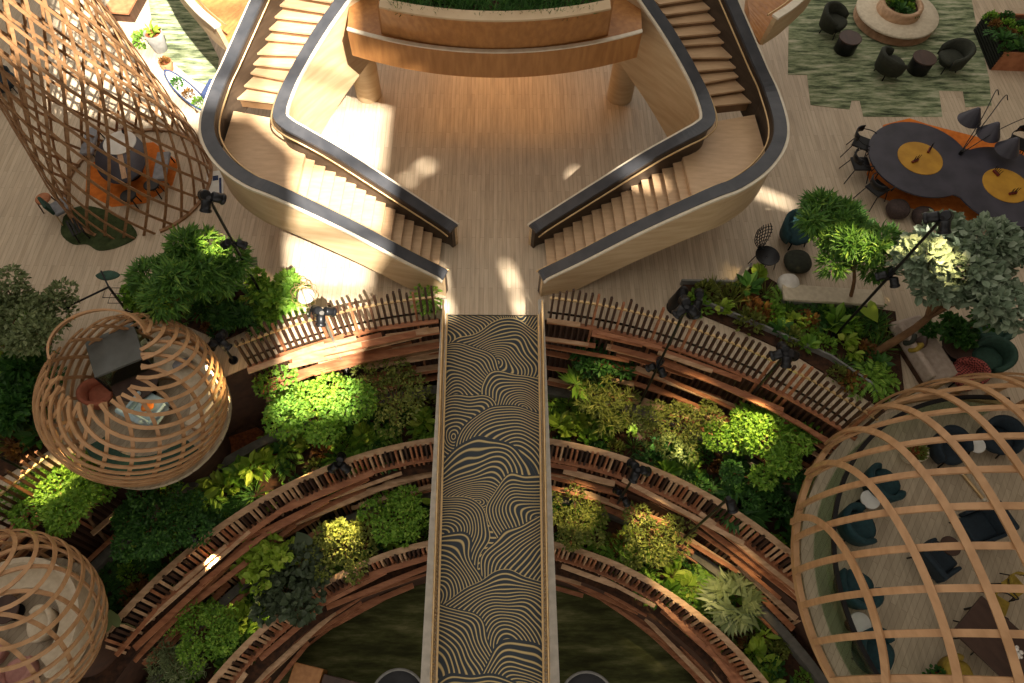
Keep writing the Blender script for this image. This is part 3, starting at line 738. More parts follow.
def rod_chair(label, loc, rz, seatm, s=0.85, group=None, arms=True):
    """dining chair on thin black rods"""
    t = thing('dining_chair', label, 'chair', loc, rz, group)
    q = MB(); q.box((0, 0, 0.45 * s), (0.44 * s, 0.44 * s, 0.05 * s)); q.out('seat', seatm, t, bevel=0.02)
    q = MB(); rg = []
    for k in range(11):
        a = R_(120 + 12 * k); c, n = math.cos(a) * 0.25 * s, math.sin(a) * 0.24 * s
        rg.append([(c, n, 0.62 * s), (c * 1.1, n * 1.1, 0.62 * s), (c * 1.18, n * 1.12, 0.8 * s), (c * 1.06, n * 1.02, 0.8 * s)])
    q.loft(rg, True, True); q.out('backrest', seatm, t)
    if arms:
        for sy in (-1, 1): MB().tube(smooth_path([(0.2 * s, sy * 0.25 * s, 0.45 * s), (0.2 * s, sy * 0.27 * s, 0.64 * s), (0, sy * 0.28 * s, 0.67 * s), (-0.24 * s, sy * 0.16 * s, 0.7 * s)], 5), 0.013, 6).out('armrest', M['black'], t)
    for sx in (-1, 1):
        for sy in (-1, 1): MB().tube([(sx * 0.29 * s, sy * 0.26 * s, 0), (sx * 0.18 * s, sy * 0.18 * s, 0.44 * s)], 0.013, 6).out('leg', M['black'], t)
    return t
def round_table(label, loc, r, h, topm, name='side_table', cat='table', group=None, legm=None):
    t = thing(name, label, cat, loc, 0, group)
    q = MB(); q.cyl(r, h - 0.04, h, seg=32, bev=0.008); q.out('tabletop', topm, t)
    q = MB(); q.cyl(0.03, 0.02, h - 0.04, seg=12); q.out('stem', legm or M['black'], t)
    q = MB(); q.cyl(r * 0.6, 0, 0.025, seg=24, bev=0.005); q.out('base', legm or M['black'], t)
    return t
def pouf(label, loc, r, h, m, group=None, name='pouf'):
    q = MB(); q.ell((0, 0, h / 2), (r, r, h / 2), 24, 12, 0.8)
    t = thing(name, label, 'pouf', loc, 0, group); q.out('cushion_body', m, t)
    MB().lathe([(r * 0.98, h * 0.48), (r * 1.01, h * 0.5), (r * 0.98, h * 0.52)], 24).out('piping', M['black'], t); return t
def cushion(label, loc, rz, sz, m, group=None, tilt=0.5):
    q = MB(); q.ell((0, 0, 0), (sz, sz * 0.32, sz * 0.9), 16, 10, 0.62)
    o = q.out('cushion', m, None, loc, label, 'cushion', group); o.rotation_euler = (tilt, 0, rz); return o
D = lambda px, py, z=0: at(px, py, z)
def face(p, tx, ty): return math.atan2(ty - p.y, tx - p.x)

# --- the big pod: teal chairs, little tables, a dining corner
G = 'teal and navy armchairs in the big pod'
def podchair(px, rz, label, m, s=0.9):
    p = D(px[0], px[1], 0.35); p.z = 0.012; tub_chair(label, p, R_(rz), m, s, G)
podchair((885, 478), 30, 'teal tub chair behind the white table at the upper left of the big pod', M['teal'])
podchair((861, 520), 5, 'teal tub chair on the inner side of the white table by the screen', M['teal'])
podchair((860, 582), 60, 'teal tub chair with its back to the long glass screen', M['teal'])
podchair((880, 647), -30, 'lowest teal tub chair, below the lower white table', M['teal'])
podchair((951, 443), -70, 'dark teal tub chair with a pale glint, beside the flower planter', M['navy'])
podchair((999, 432), -120, 'navy tub chair right of the upper white table', M['navy'])
for px, rz, lab in (((939, 553), 30, 'black-green lounge chair with square back in the middle of the big pod'), ((981, 519), 200, 'widest black lounge chair, facing the brown side table')):
    p = D(px[0], px[1], 0.35); p.z = 0.012; wing_chair(lab, p, R_(rz), M['navy'], 0.9, G)
for px, m, lab in (((872, 494), 'white', 'small white side table between two teal chairs at the upper left'), ((864, 617), 'white', 'small white side table between the two lowest teal chairs'), ((977, 437), 'white', 'small white side table between two navy chairs at the top'), ((953, 539), 'browntop', 'small dark brown side table between two black lounge chairs')):
    p = D(px[0], px[1], 0.4); p.z = 0.012; round_table(lab, p, 0.19, 0.42, M[m], group='side tables in the big pod')
p = D(1008, 640, 0.6); p.z = 0.012
t = thing('dining_table', 'dark square dining table ringed by mustard chairs in the big pod', 'table', p, R_(40))
q = MB(); q.box((0, 0, 0.6), (0.95, 1.5, 0.05)); q.out('tabletop', M['browntop'], t, bevel=0.01); legs4(t, 0.38, 0.62, 0.58, M['black'], 0.025, 0)
for (px, rz, lab) in (((979, 628), -35, 'mustard rod chair at the lower left side of the dark dining table'), ((1003, 597), -35, 'mustard rod chair in the middle of the dark dining table side'), ((1019, 578), -60, 'mustard rod chair at the picture edge above the dining table')):
    p = D(px[0], px[1], 0.4); p.z = 0.012; rod_chair(lab, p, R_(rz), M['mustard'], 0.78, 'mustard dining chairs')
p = D(966, 667, 0.4); p.z = 0.012
tub_chair('mustard channelled tub chair at the bottom end of the dining table', p, R_(5), M['mustard'], 0.75, 'mustard dining chairs')
t = thing('flower_vase', 'small vase of white flowers on the dark dining table', 'vase', D(1013, 645, 0.63))
q = MB(); q.lathe([(0.04, 0), (0.06, 0.05), (0.035, 0.12), (0.045, 0.14)], 14); q.out('vase_body', M['white'], t)
q = MB(); rn = random.Random(3)
for k in range(16): q.ell((rn.uniform(-.09, .09), rn.uniform(-.09, .09), 0.2 + rn.uniform(-.03, .06)), (0.035, 0.035, 0.025), 8, 5)
q.out('flowers', M['petal'], t)
t = thing('brass_floor_light', 'long brass tube light lying on the pod floor near the navy chairs', 'lamp', D(975, 479, 0.03))
a, b_ = D(964, 466, 0.05) - D(975, 479, 0.03), D(986, 492, 0.05) - D(975, 479, 0.03); MB().tube([a, b_], 0.035, 10).out('tube_body', M['brass'], t)
for e in (a, b_): q = MB(); q.ell(e, (0.045, 0.045, 0.045), 10, 6); q.out('end_cap', M['rim'], t)

# --- lounge by the right hand planting
p = D(919, 345, 0.2); p.z = 0
t = thing('daybed', 'pale grey daybed with brown cushions beside the leaning tree trunk', 'daybed', p, R_(16))
q = MB(); q.box((0.05, 0, 0.28), (0.78, 1.6, 0.2)); q.out('mattress', M['daybed'], t, bevel=0.05)
q = MB(); q.box((0, 0, 0.1), (0.6, 1.5, 0.16)); q.out('plinth', M['darkwood'], t)
q = MB(); q.box((-0.3, -0.05, 0.42), (0.14, 1.4, 0.36)); q.out('backrest', M['daybed'], t, bevel=0.05)
for px, rz, m, lab in (((910, 333), 1.0, 'olive', 'olive cushion at the top end of the pale daybed'), ((916, 341), 0.7, 'mustard', 'ochre brown cushion in the middle of the pale daybed'), ((921, 336), 1.2, 'browntop', 'dark brown cushion behind the ochre one on the daybed')):
    cushion(lab, D(px[0], px[1], 0.52), rz, 0.16, M[m], 'cushions on the daybed', 0.5)
for px, rz, m, lab in (((988, 351), 200, 'greenup', 'bottle green tub chair with a flared shell near the pod top'), ((989, 323), 190, 'greenup', 'green tub chair half under the pale-leaved tree')):
    p = D(px[0], px[1], 0.35); p.z = 0; tub_chair(lab, p, R_(rz), M[m], 0.92, 'green lounge chairs')
p = D(966, 367, 0.35); p.z = 0
def weave(name, c1, c2, sc_):
    m, nt, b = _new(name); ch = nt.nodes.new('ShaderNodeTexChecker'); ch.inputs['Scale'].default_value = sc_
    ch.inputs[1].default_value = (*lin(c1), 1); ch.inputs[2].default_value = (*lin(c2), 1); tc = nt.nodes.new('ShaderNodeTexCoord')
    nt.links.new(tc.outputs['Object'], ch.inputs[0]); nt.links.new(ch.outputs[0], b.inputs['Base Color']); b.inputs['Roughness'].default_value = 0.9; return m
tub_chair('red and cream checked tub chair just above the big pod', p, R_(170), weave('red_check', 'a8544a', '4a1c1c', 26), 0.8, 'green lounge chairs')
p = D(950, 346); round_table('low dark round table between the daybed and the green chairs', p, 0.36, 0.36, M['browntop'], name='coffee_table')
p = D(796, 228, 0.35); p.z = 0; tub_chair('single dark teal tub chair beside the bamboo-leaved tree', p, R_(-75), M['teal'], 0.95, None)
p = D(797, 256, 0.2); p.z = 0; pouf('low dark upholstered footstool in front of the single teal chair', p, 0.32, 0.34, M['olive'])
# black woven wire chair
p = D(764, 255, 0.3); p.z = 0
t = thing('wire_chair', 'black openwork wire chair standing alone on the floor, tall looped back', 'chair', p, R_(-60))
q = MB(); q.lathe([(0.02, 0.36), (0.18, 0.37), (0.27, 0.42), (0.29, 0.47), (0.27, 0.46), (0.17, 0.41), (0.02, 0.40)], 20); q.out('seat', M['black'], t)
q = MB()
for j in range(7):
    z = 0.46 + j * 0.09; w_ = 0.26 * math.sin(PI * (0.25 + 0.7 * (1 - j / 7)))
    q.tube([(-0.27 - 0.03 * j + 0.08 * (1 - math.cos(u)), w_ * math.sin(u), z) for u in [R_(-80 + 20 * k) for k in range(9)]], 0.011, 5)
for k in range(-3, 4): q.tube([(-0.27 - 0.03 * j + 0.03 * abs(k) / 3, 0.085 * k * math.sin(PI * (0.25 + 0.7 * (1 - j / 7))), 0.46 + j * 0.09) for j in range(8)], 0.011, 5)
q.out('backrest', M['black'], t)
legs4(t, 0.17, 0.17, 0.38, M['black'], 0.012, 0.05)

# --- communal double table
ca, cb = D(917, 152, 0.66), D(1003, 178, 0.66)
rugp = [D(*p, 0.0) for p in ((880, 119), (906, 112), (925, 118), (1060, 150), (1060, 252), (1000, 230), (945, 209), (905, 201), (874, 190), (864, 168))]
MB().prism([(p.x, p.y) for p in rugp], 0.0, 0.008).out('rug', M['orange'], None, (0, 0, 0.002), 'burnt orange rug under the double communal table', 'rug')
mid = (ca + cb) / 2
t = thing('communal_table', 'large dark communal table of two joined round tops', 'table', (mid.x, mid.y, 0.012))
n = 48; P = []
A2, B2 = Vector((ca.x - mid.x, ca.y - mid.y)), Vector((cb.x - mid.x, cb.y - mid.y)); rA, rB = 1.28, 1.3
ax = (B2 - A2).normalized(); pa = math.atan2(ax.y, ax.x)
for k in range(n + 1): a = pa + R_(42) + (2 * PI - R_(84)) * k / n; P.append((A2.x + rA * math.cos(a), A2.y + rA * math.sin(a)))
for k in range(n + 1): a = pa + PI + R_(42) + (2 * PI - R_(84)) * k / n; P.append((B2.x + rB * math.cos(a), B2.y + rB * math.sin(a)))
q = MB(); q.prism(P, 0.62, 0.66); q.out('tabletop', M['darktop'], t)
for c in (A2, B2):
    q = MB(); q.cyl(0.55, 0.0, 0.62, (c.x, c.y), 28, 0.35); q.out('pedestal', M['black'], t)
    q = MB(); q.cyl(0.56, 0.655, 0.675, (c.x, c.y), 32, bev=0.004); q.out('turntable_disc', M['yellow'], t)
for c, offs in ((ca, ((926, 144), (912, 155))), (cb, ((993, 166), (1010, 186)))):
    for (px, py) in offs:
        tt = thing('condiment_stand', 'small dark red stand of sprigs on an ochre disc of the communal table', 'stand', D(px, py, 0.69), random.uniform(0, 3), 'dark red stands on the ochre discs')
        q = MB(); q.box((0, 0, 0.03), (0.2, 0.06, 0.06)); q.out('holder', M['red'], tt, bevel=0.01)
        q = MB()
        for k in range(5): q.tube([(-0.08 + 0.04 * k, 0, 0.05), (-0.1 + 0.05 * k, 0.02 * (k % 2), 0.2)], 0.008, 5)
        q.out('sprigs', M['black'], tt)
for px, lab in (((858, 139), 'upper black chair at the left end of the communal table'), ((857, 160), 'middle black chair at the left end of the communal table'), ((874, 184), 'lowest black chair at the left end of the communal table'), ((1014, 137), 'black chair at the far side of the communal table, near the cone lamps'), ((1016, 226), 'black chair at the near side of the communal table, by the picture edge')):
    p = D(px[0], px[1], 0.4); c = ca if px[0] < 950 else cb; p.z = 0.012
    rod_chair(lab, p, face(p, c.x, c.y), M['black'], 1.02, 'black chairs around the communal table')
for px, lab in (((895, 204), 'egg-shaped dark pouf below the first round table, left of its twin'), ((921, 211), 'flatter dark pouf partly behind the spotlight heads')):
    p = D(px[0], px[1], 0.15); p.z = 0; pouf(lab, p, 0.27, 0.4, M['pouf'], 'dark poufs below the communal table')
# lamps with cone shades over the table
p0 = D(957, 147, 0.66)
t = thing('branched_table_lamp', 'black branching lamp with three hanging cone shades over the communal table', 'lamp', p0)
for e, zz, c, bend in (((990, 86), 1.25, (966, 113), 0.2), ((999, 91), 1.25, (985, 127), 0.2), ((1022, 112), 1.25, (1004, 142), 0.2)):
    top = D(*e, zz) - p0; cc = D(*c, 0.95) - p0
    MB().tube(smooth_path([(0, 0, 0), top * 0.5 + Vector((0, 0, 0.25)), top + Vector((0, 0, 0.1)), top + Vector((0.12, -0.05, 0.0))], 6), 0.012, 6).out('stem', M['black'], t)
    q = MB(); q.lathe([(0.012, 0.42), (0.05, 0.40), (0.3, 0.0), (0.28, 0.0), (0.04, 0.36)], 32, cc, smooth=False); q.out('cone_shade', M['darktop'], t)
q = MB(); q.cyl(0.05, -0.0, 0.12, seg=12); q.out('base', M['black'], t)

# --- top right: rug, round bench, chairs, planter box
rug = [(784, -30), (784, 70), (803, 70), (807, 100), (846, 104), (848, 95), (856, 95), (860, 111), (939, 110), (935, 84), (959, 84), (962, 100), (988, 98), (985, 70), (972, 20), (962, -30)]
MB().prism([(D(*p).x, D(*p).y) for p in rug], 0, 0.008).out('rug', M['greenrug'], None, (0, 0, 0.002), 'large streaked green rug with stepped edges under the round bench', 'rug')
c = D(893, 5, 0.36); c.z = 0.012
t = thing('round_bench', 'ring-shaped pale bench with ribbed side around a round planter', 'bench', c)
q = MB(); q.lathe([(0.62, 0.36), (1.19, 0.36), (1.21, 0.33), (1.21, 0.3)], 56); q.out('seat_ring', M['cream'], t)
q = MB(); pr = []
for k in range(7): pr += [(1.12, 0.3 - k * 0.04), (1.18, 0.28 - k * 0.04)]
q.lathe(pr, 56, smooth=False); q.out('ribbed_side', M['palewood'], t)
q = MB(); q.lathe([(0.5, 0.3), (0.5, 0.62), (0.62, 0.62), (0.64, 0.36)], 48); q.out('planter_ring', M['palewood'], t)
q = MB(); q.disc(0.52, 0.52); q.out('planter_soil', M['soil'], t)
for px, rz, lab in (((829, 19), -40, 'dark olive lounge chair beside the round bench, at its left'), ((886, 60), 15, 'dark olive lounge chair below the round bench, left of the drum table'), ((946, 53), 190, 'dark olive lounge chair below the round bench, right of the drum table')):
    p = D(px[0], px[1], 0.3); p.z = 0.012; tub_chair(lab, p, R_(rz), M['olive'], 0.98, 'olive chairs around the round bench')
for px, lab in (((843, 38), 'dark drum table next to the upper olive chair'), ((917, 57), 'dark drum table between two olive chairs below the bench')):
    p = D(px[0], px[1], 0.25); p.z = 0.012
    t = thing('drum_table', lab, 'table', p, 0, 'dark drum tables on the green rug')
    q = MB(); q.cyl(0.3, 0, 0.42, seg=28, bev=0.02); q.out('drum_body', M['black'], t); q = MB(); q.cyl(0.33, 0.42, 0.46, seg=28, bev=0.01); q.out('tabletop', M['browntop'], t)
p = D(1000, 34, 0.3)
t = thing('planter_box', 'large rectangular planter with dark slatted side and wooden front', 'planter', (p.x, p.y, 0), R_(-3))
q = MB(); q.box((0.6, -0.85, 0.3), (2.1, 0.06, 0.6)); q.out('front_panel', M['terracotta'], t)
for k in range(7): q = MB(); q.box((-0.47, 0.0, 0.04 + k * 0.086), (0.05, 1.75, 0.06)); q.out('side_slat', M['black'], t)
q = MB(); q.box((0.6, 0, 0.5), (2.1, 1.7, 0.05)); q.out('planter_soil', M['soil'], t)
q = MB(); q.box((0.6, 0.87, 0.3), (2.1, 0.06, 0.6)); q.out('rear_panel', M['terracotta'], t)
# --- left: tower table, and what stands around
c = D(120, 165, 0.5); c.z = 0.012
MB().prism([(c.x + 1.25 * math.cos(R_(a)), c.y + 1.15 * math.sin(R_(a))) for a in (20, 75, 120, 170, 215, 260, 300, 340)], 0, 0.008).out('rug', M['orange'], None, (0, 0, 0.002), 'orange many-sided rug on the floor inside the brown tower', 'rug')
t = thing('oval_table', 'oval dark table with a pale strip and round white tray end, in the tower', 'table', c, R_(-68))
q = MB(); q.lathe([(0.0, 0.6), (0.6, 0.6), (0.6, 0.56), (0.0, 0.56)], 40, sx=1.5, sy=1.05); q.out('tabletop', M['darktop'], t)
q = MB(); q.box((0.1, 0, 0.606), (1.35, 0.13, 0.012)); q.out('centre_strip', M['palewood'], t)
q = MB(); q.cyl(0.42, 0.6, 0.625, (-0.5, 0.05), 36, bev=0.005); q.out('white_tray', M['white'], t)
q = MB(); q.cyl(0.3, 0, 0.56, seg=24); q.out('pedestal', M['black'], t)
for px, rz, lab in (((88, 148), 75, 'grey bench at the left side of the oval table in the tower'), ((160, 172), 75, 'grey bench at the right side of the oval table in the tower')):
    p = D(px[0], px[1], 0.3); p.z = 0.012
    t = thing('bench', lab, 'bench', p, R_(rz + 20), 'grey benches in the tower')
    q = MB(); q.box((0, 0, 0.34), (0.95, 0.34, 0.1)); q.out('seat', M['grey'], t, bevel=0.03); legs4(t, 0.4, 0.12, 0.3, M['black'])
for px, lab in (((128, 203), 'round black stool at the foot of the oval table, left of two'), ((151, 192), 'round black stool at the foot of the oval table, right of two')):
    p = D(px[0], px[1], 0.3); p.z = 0.012
    t = thing('stool', lab, 'stool', p, 0, 'black stools in the tower')
    q = MB(); q.cyl(0.2, 0.36, 0.42, seg=24, bev=0.02); q.out('seat', M['black'], t); legs4(t, 0.1, 0.1, 0.37, M['black'])
t = thing('flower_vase', 'small dark vase of dried sprigs on the oval table', 'vase', D(122, 138, 0.625))
q = MB(); q.lathe([(0.04, 0), (0.06, 0.06), (0.03, 0.14)], 12); q.out('vase_body', M['black'], t)
q = MB()
for k in range(9): q.tube([(0, 0, 0.12), (0.12 * math.cos(k * .7), 0.12 * math.sin(k * .7), 0.3)], 0.006, 4)
q.out('sprigs', M['red'], t)
# moss mat, black bench, framed chair, round stool
mm = [D(*p) for p in ((62, 223), (60, 240), (72, 250), (86, 250), (98, 256), (118, 252), (136, 240), (120, 222), (90, 212), (72, 214))]
MB().prism([(p.x, p.y) for p in smooth_path([(p.x, p.y, 0) for p in mm + [mm[0]]], 4)][:-1], 0, 0.02).out('moss_mat', M['mossmat'], None, (0, 0, 0.002), 'wavy-edged dark green mat on the floor at the tower foot', 'mat')
p = D(76, 235, 0.2); p.z = 0.024
t = thing('slat_bench', 'small black slatted bench standing on the wavy green mat', 'bench', p, R_(-55))
for k in range(4): q = MB(); q.box((0, -0.12 + 0.08 * k, 0.3), (0.55, 0.05, 0.03)); q.out('slat', M['black'], t)
legs4(t, 0.22, 0.1, 0.29, M['black'])
p = D(60, 214, 0.3); p.z = 0
t = thing('framed_chair', 'pale cushioned chair in a thin brass frame, next to the wavy green mat', 'chair', p, R_(40))
q = MB(); q.box((0, 0, 0.36), (0.42, 0.44, 0.1)); q.out('seat', M['grey'], t, bevel=0.03)
q = MB(); q.box((-0.24, 0, 0.58), (0.08, 0.42, 0.36), ry=R_(-10)); q.out('backrest', M['greenup'], t, bevel=0.03)
legs4(t, 0.2, 0.2, 0.34, M['brass'], 0.014)
p = D(43, 207, 0.3); p.z = 0
t = thing('stool', 'round terracotta stool with dark knobs, left of the framed chair', 'stool', p)
q = MB(); q.cyl(0.19, 0.36, 0.42, seg=24, bev=0.02); q.out('seat', M['terracotta'], t); legs4(t, 0.12, 0.12, 0.37, M['darkwood'])
# sunlit corner behind the tower
lr = [(138, -30), (168, -30), (215, 62), (212, 92), (190, 84), (160, 60), (148, 30)]
MB().prism([(D(*p).x, D(*p).y) for p in lr], 0, 0.008).out('rug', M['greenrug'], None, (0, 0, 0.002), 'streaked green rug half in sun behind the tower', 'rug')
p = D(157, 54, 0.0)
def pot(label, p, r, h, m, name='plant_pot', group=None):
    t = thing(name, label, 'plant pot', p, 0, group)
    q = MB(); q.lathe([(r * 0.72, 0), (r, h), (r * 0.88, h), (r * 0.85, h - 0.06)], 24); q.disc(r * 0.72, 0); q.out('pot_body', m, t)
    q = MB(); q.disc(r * 0.86, h - 0.06); q.out('pot_soil', M['soilred'], t); return t
pot('tall grey tapered pot in bright sun behind the tower', p, 0.27, 0.6, M['concrete'])
pot('low terracotta pot at the sharp end of the boat-shaped planter', D(165, 74), 0.19, 0.3, M['terracotta'])
b0, b1 = D(163, 78, 0.3), D(207, 118, 0.3); bm_ = (b0 + b1) / 2; bm_.z = 0
t = thing('boat_planter', 'boat-shaped white planter with navy rim and flowers, beside the tower', 'planter', bm_, math.atan2(b1.y - b0.y, b1.x - b0.x))
Lb = (b1 - b0).length / 2; rg = []
for k in range(17):
    u = -1 + 2 * k / 16; wv = 0.22 * (1 - u * u) ** 0.6 + 0.004; x = u * Lb; zb_ = 0.05 + 0.12 * u * u
    rg.append([(x, -wv, 0.36 + 0.06 * u * u), (x, -wv * 0.55, zb_), (x, wv * 0.55, zb_), (x, wv, 0.36 + 0.06 * u * u), (x, wv * 0.85, 0.36 + 0.06 * u * u), (x, wv * 0.5, zb_ + 0.12), (x, -wv * 0.5, zb_ + 0.12), (x, -wv * 0.85, 0.36 + 0.06 * u * u)])
q = MB(); q.loft(rg, True, True); q.out('hull', M['white'], t)
for sy in (-1, 1): MB().tube([(r[0][0], sy * abs(r[0][1]), r[0][2] + 0.01) for r in rg], 0.025, 6).out('rim', M['blueband'], t)
for sx in (-1, 1): q = MB(); q.box((sx * Lb * 0.4, 0, 0.05), (0.06, 0.3, 0.1)); q.out('stand', M['darkwood'], t)
for px, lab in (((203, 95), 'navy woven runner behind the boat planter, left strip'), ((211, 97), 'navy woven runner behind the boat planter, right strip beside the stair')):
    c = D(*px); q = MB(); q.box((0, 0, 0.006), (0.24, 1.0, 0.01)); q.out('runner', M['blueband'], None, (c.x, c.y, 0.0), lab, 'rug', 'navy runners', rz=R_(-12))
c = D(213, 190); t = thing('folded_rug', 'white rug with a navy bar and loop, outside the left stair', 'rug', (c.x, c.y, 0.001), R_(12))
q = MB(); q.box((0, 0, 0.01), (0.42, 1.05, 0.018)); q.out('white_field', M['white'], t)
q = MB(); q.box((0.05, -0.42, 0.022), (0.3, 0.1, 0.008)); q.box((0.14, -0.1, 0.022), (0.06, 0.7, 0.008)); q.box((0.02, 0.27, 0.022), (0.14, 0.16, 0.008)); q.out('navy_motif', M['blueband'], t)
c = D(120, 6, 0.3); t = thing('timber_bench', 'broad pale timber bench at the top edge behind the tower', 'bench', (c.x, c.y, 0), R_(-6))
q = MB(); q.box((0, 0, 0.37), (0.78, 1.3, 0.06)); q.out('seat', M['terracotta'], t); q = MB(); q.box((0.05, 0, 0.17), (0.66, 1.1, 0.34)); q.out('plinth', M['darkwood'], t)
c = D(236, 276); MB().prism([(D(*p).x, D(*p).y) for p in ((213, 262), (256, 260), (258, 292), (220, 296))], 0, 0.008).out('rug', M['greenrug'], None, (0, 0, 0.002), 'small green rug at the planting edge below the left stair', 'rug')
c = D(0, 88, 0.3); tub_chair('dark chair cut by the left edge beside the tower', (c.x, c.y, 0), 0.3, M['navy'], 0.9, None)
# --- inside the egg-shaped pod
pz = 0.022
def inpod(px, z): p = D(px[0], px[1], z); p.z = pz; return p
c = inpod((136, 385), 0.5); round_table('dark brown round table in the middle of the egg-shaped pod', c, 0.5, 0.5, M['browntop'], name='round_table')
ctr = Vector((-7.25, 5.6, pz))
t = thing('curved_bench', 'cream curved bench following the wall of the egg-shaped pod', 'bench', ctr)
def arcseg(t, r0, r1, z0, z1, a0, a1, nm, m):
    q = MB(); q.loft([[(r0 * math.cos(a), r0 * math.sin(a), z0), (r1 * math.cos(a), r1 * math.sin(a), z0), (r1 * math.cos(a), r1 * math.sin(a), z1), (r0 * math.cos(a), r0 * math.sin(a), z1)] for a in [R_(a0 + (a1 - a0) * k / 24) for k in range(25)]], True, True, False); q.out(nm, m, t)
arcseg(t, 0.85, 1.35, 0.25, 0.38, -20, 100, 'seat', M['cream']); arcseg(t, 0.9, 1.3, 0.0, 0.25, -20, 100, 'plinth', M['palewood']); arcseg(t, 1.35, 1.47, 0.1, 0.75, -20, 100, 'backrest', M['cream'])
t = thing('curved_bench', 'green-cushioned curved bench at the near side of the egg-shaped pod', 'bench', ctr)
arcseg(t, 1.0, 1.42, 0.22, 0.34, 215, 325, 'seat', M['greenup']); arcseg(t, 1.05, 1.38, 0.0, 0.22, 215, 325, 'plinth', M['palewood'])
p = inpod((101, 400), 0.3); tub_chair('coral tub chair left of the dark table in the egg-shaped pod', p, R_(20), M['coral'], 0.75, None)
p = inpod((152, 415), 0.3); wing_chair('pale blue square lounge chair below the dark table in the egg-shaped pod', p, R_(65), M['skyblue'], 0.95, None)
cushion('orange cushion on the pale blue lounge chair', inpod((153, 415), 0.3) + Vector((0, 0, 0.5)), 0.3, 0.13, M['orange'], None, 1.2)
cushion('slate grey cushion on the cream bench', Vector((-6.75, 6.66, 0.53)), 0.3, 0.2, M['grey'], None, 0.9)
# --- inside the lower left pod
ctr = Vector((-8.75, 1.3, -0.175))
t = thing('curved_bench', 'cream ring bench inside the lower left pod', 'bench', ctr)
arcseg(t, 0.75, 1.15, 0.25, 0.38, -40, 150, 'seat', M['cream']); arcseg(t, 0.8, 1.1, 0.0, 0.25, -40, 150, 'plinth', M['palewood']); arcseg(t, 1.15, 1.25, 0.1, 0.7, -40, 150, 'backrest', M['cream'])
for dx, dy, m, rz, lab in ((0.35, 0.1, 'cream', 200, 'cream tub chair in the lower left pod, under the bench back'), (0.2, -0.7, 'pink', 120, 'dusty pink tub chair in the lower left pod'), (-0.45, -0.35, 'pink', 60, 'second pink tub chair in the lower left pod, nearer the picture edge')):
    tub_chair(lab, ctr + Vector((dx, dy, 0)), R_(rz), M[m], 0.72, 'seats of the lower left pod')
round_table('dark small table at the left of the lower left pod', ctr + Vector((-0.35, 0.35, 0)), 0.26, 0.4, M['browntop'])
# --- dark lower floor
for px, lab in (((403, 700), 'dark round tub table with thin pale rim, left of the bridge'), ((593, 700), 'dark round tub table with thin pale rim, right of the bridge')):
    c = D(px[0], px[1], -4.7); c.z = Z3
    t = thing('tub_table', lab, 'table', c, 0, 'dark tub tables on the lower floor')
    q = MB(); q.lathe([(0.45, 0.0), (0.66, 0.7), (0.62, 0.7), (0.6, 0.6), (0.0, 0.58)], 40); q.out('tub_body', M['black'], t)
    q = MB(); q.lathe([(0.62, 0.7), (0.68, 0.7), (0.68, 0.74), (0.62, 0.74), (0.62, 0.7)], 40); q.out('pale_rim', M['concrete'], t)
c = D(310, 683, -4.9); c.z = Z3
t = thing('timber_cabinet', 'angular brown cabinet top at the bottom edge on the dark floor', 'cabinet', c, R_(-12))
q = MB(); q.box((0, 0, 0.3), (0.75, 0.7, 0.6)); q.out('body', M['amber'], t, bevel=0.02); q = MB(); q.box((1.0, -0.05, 0.28), (1.2, 0.6, 0.5)); q.out('side_unit', M['browntop'], t, bevel=0.02)
# ---------------------------------------------------------------- planting
nr_ = np.random.RandomState(11)
M['bark'] = mat('tree_bark', '7a5a3c', '5c4229', (6, 6, 3), 0.9)
M['stem'] = mat('green_stem', '5a5a30', '47482a', (6, 6, 3), 0.8)
LF = {
 'bright': leafmat('bright_green_leaf', '5a862c', '84ac3c', 'a6c452'),
 'lime': leafmat('lime_leaf', '7f9e30', 'a4bd48', 'c2d060'),
 'deep': leafmat('deep_green_leaf', '2c5222', '43702f', '5f8a3c'),
 'bamboo': leafmat('bamboo_green_leaf', '3c6428', '5c8636', '84a445'),
 'pale': leafmat('grey_green_leaf', '67795f', '8a9a80', 'a6b29a', 0.2),
 'olive': leafmat('olive_yellow_leaf', '5f6c30', '838c40', 'a8aa58'),
 'dusty': leafmat('dusty_green_leaf', '5c6a42', '7d8a5c', '99a276'),
 'rust': leafmat('rust_leaf', '6a4424', '86602f', '9a7a3c'),
 'plum': leafmat('plum_green_leaf', '3a4632', '4c5a40', '5f6c50', 0.15),
}
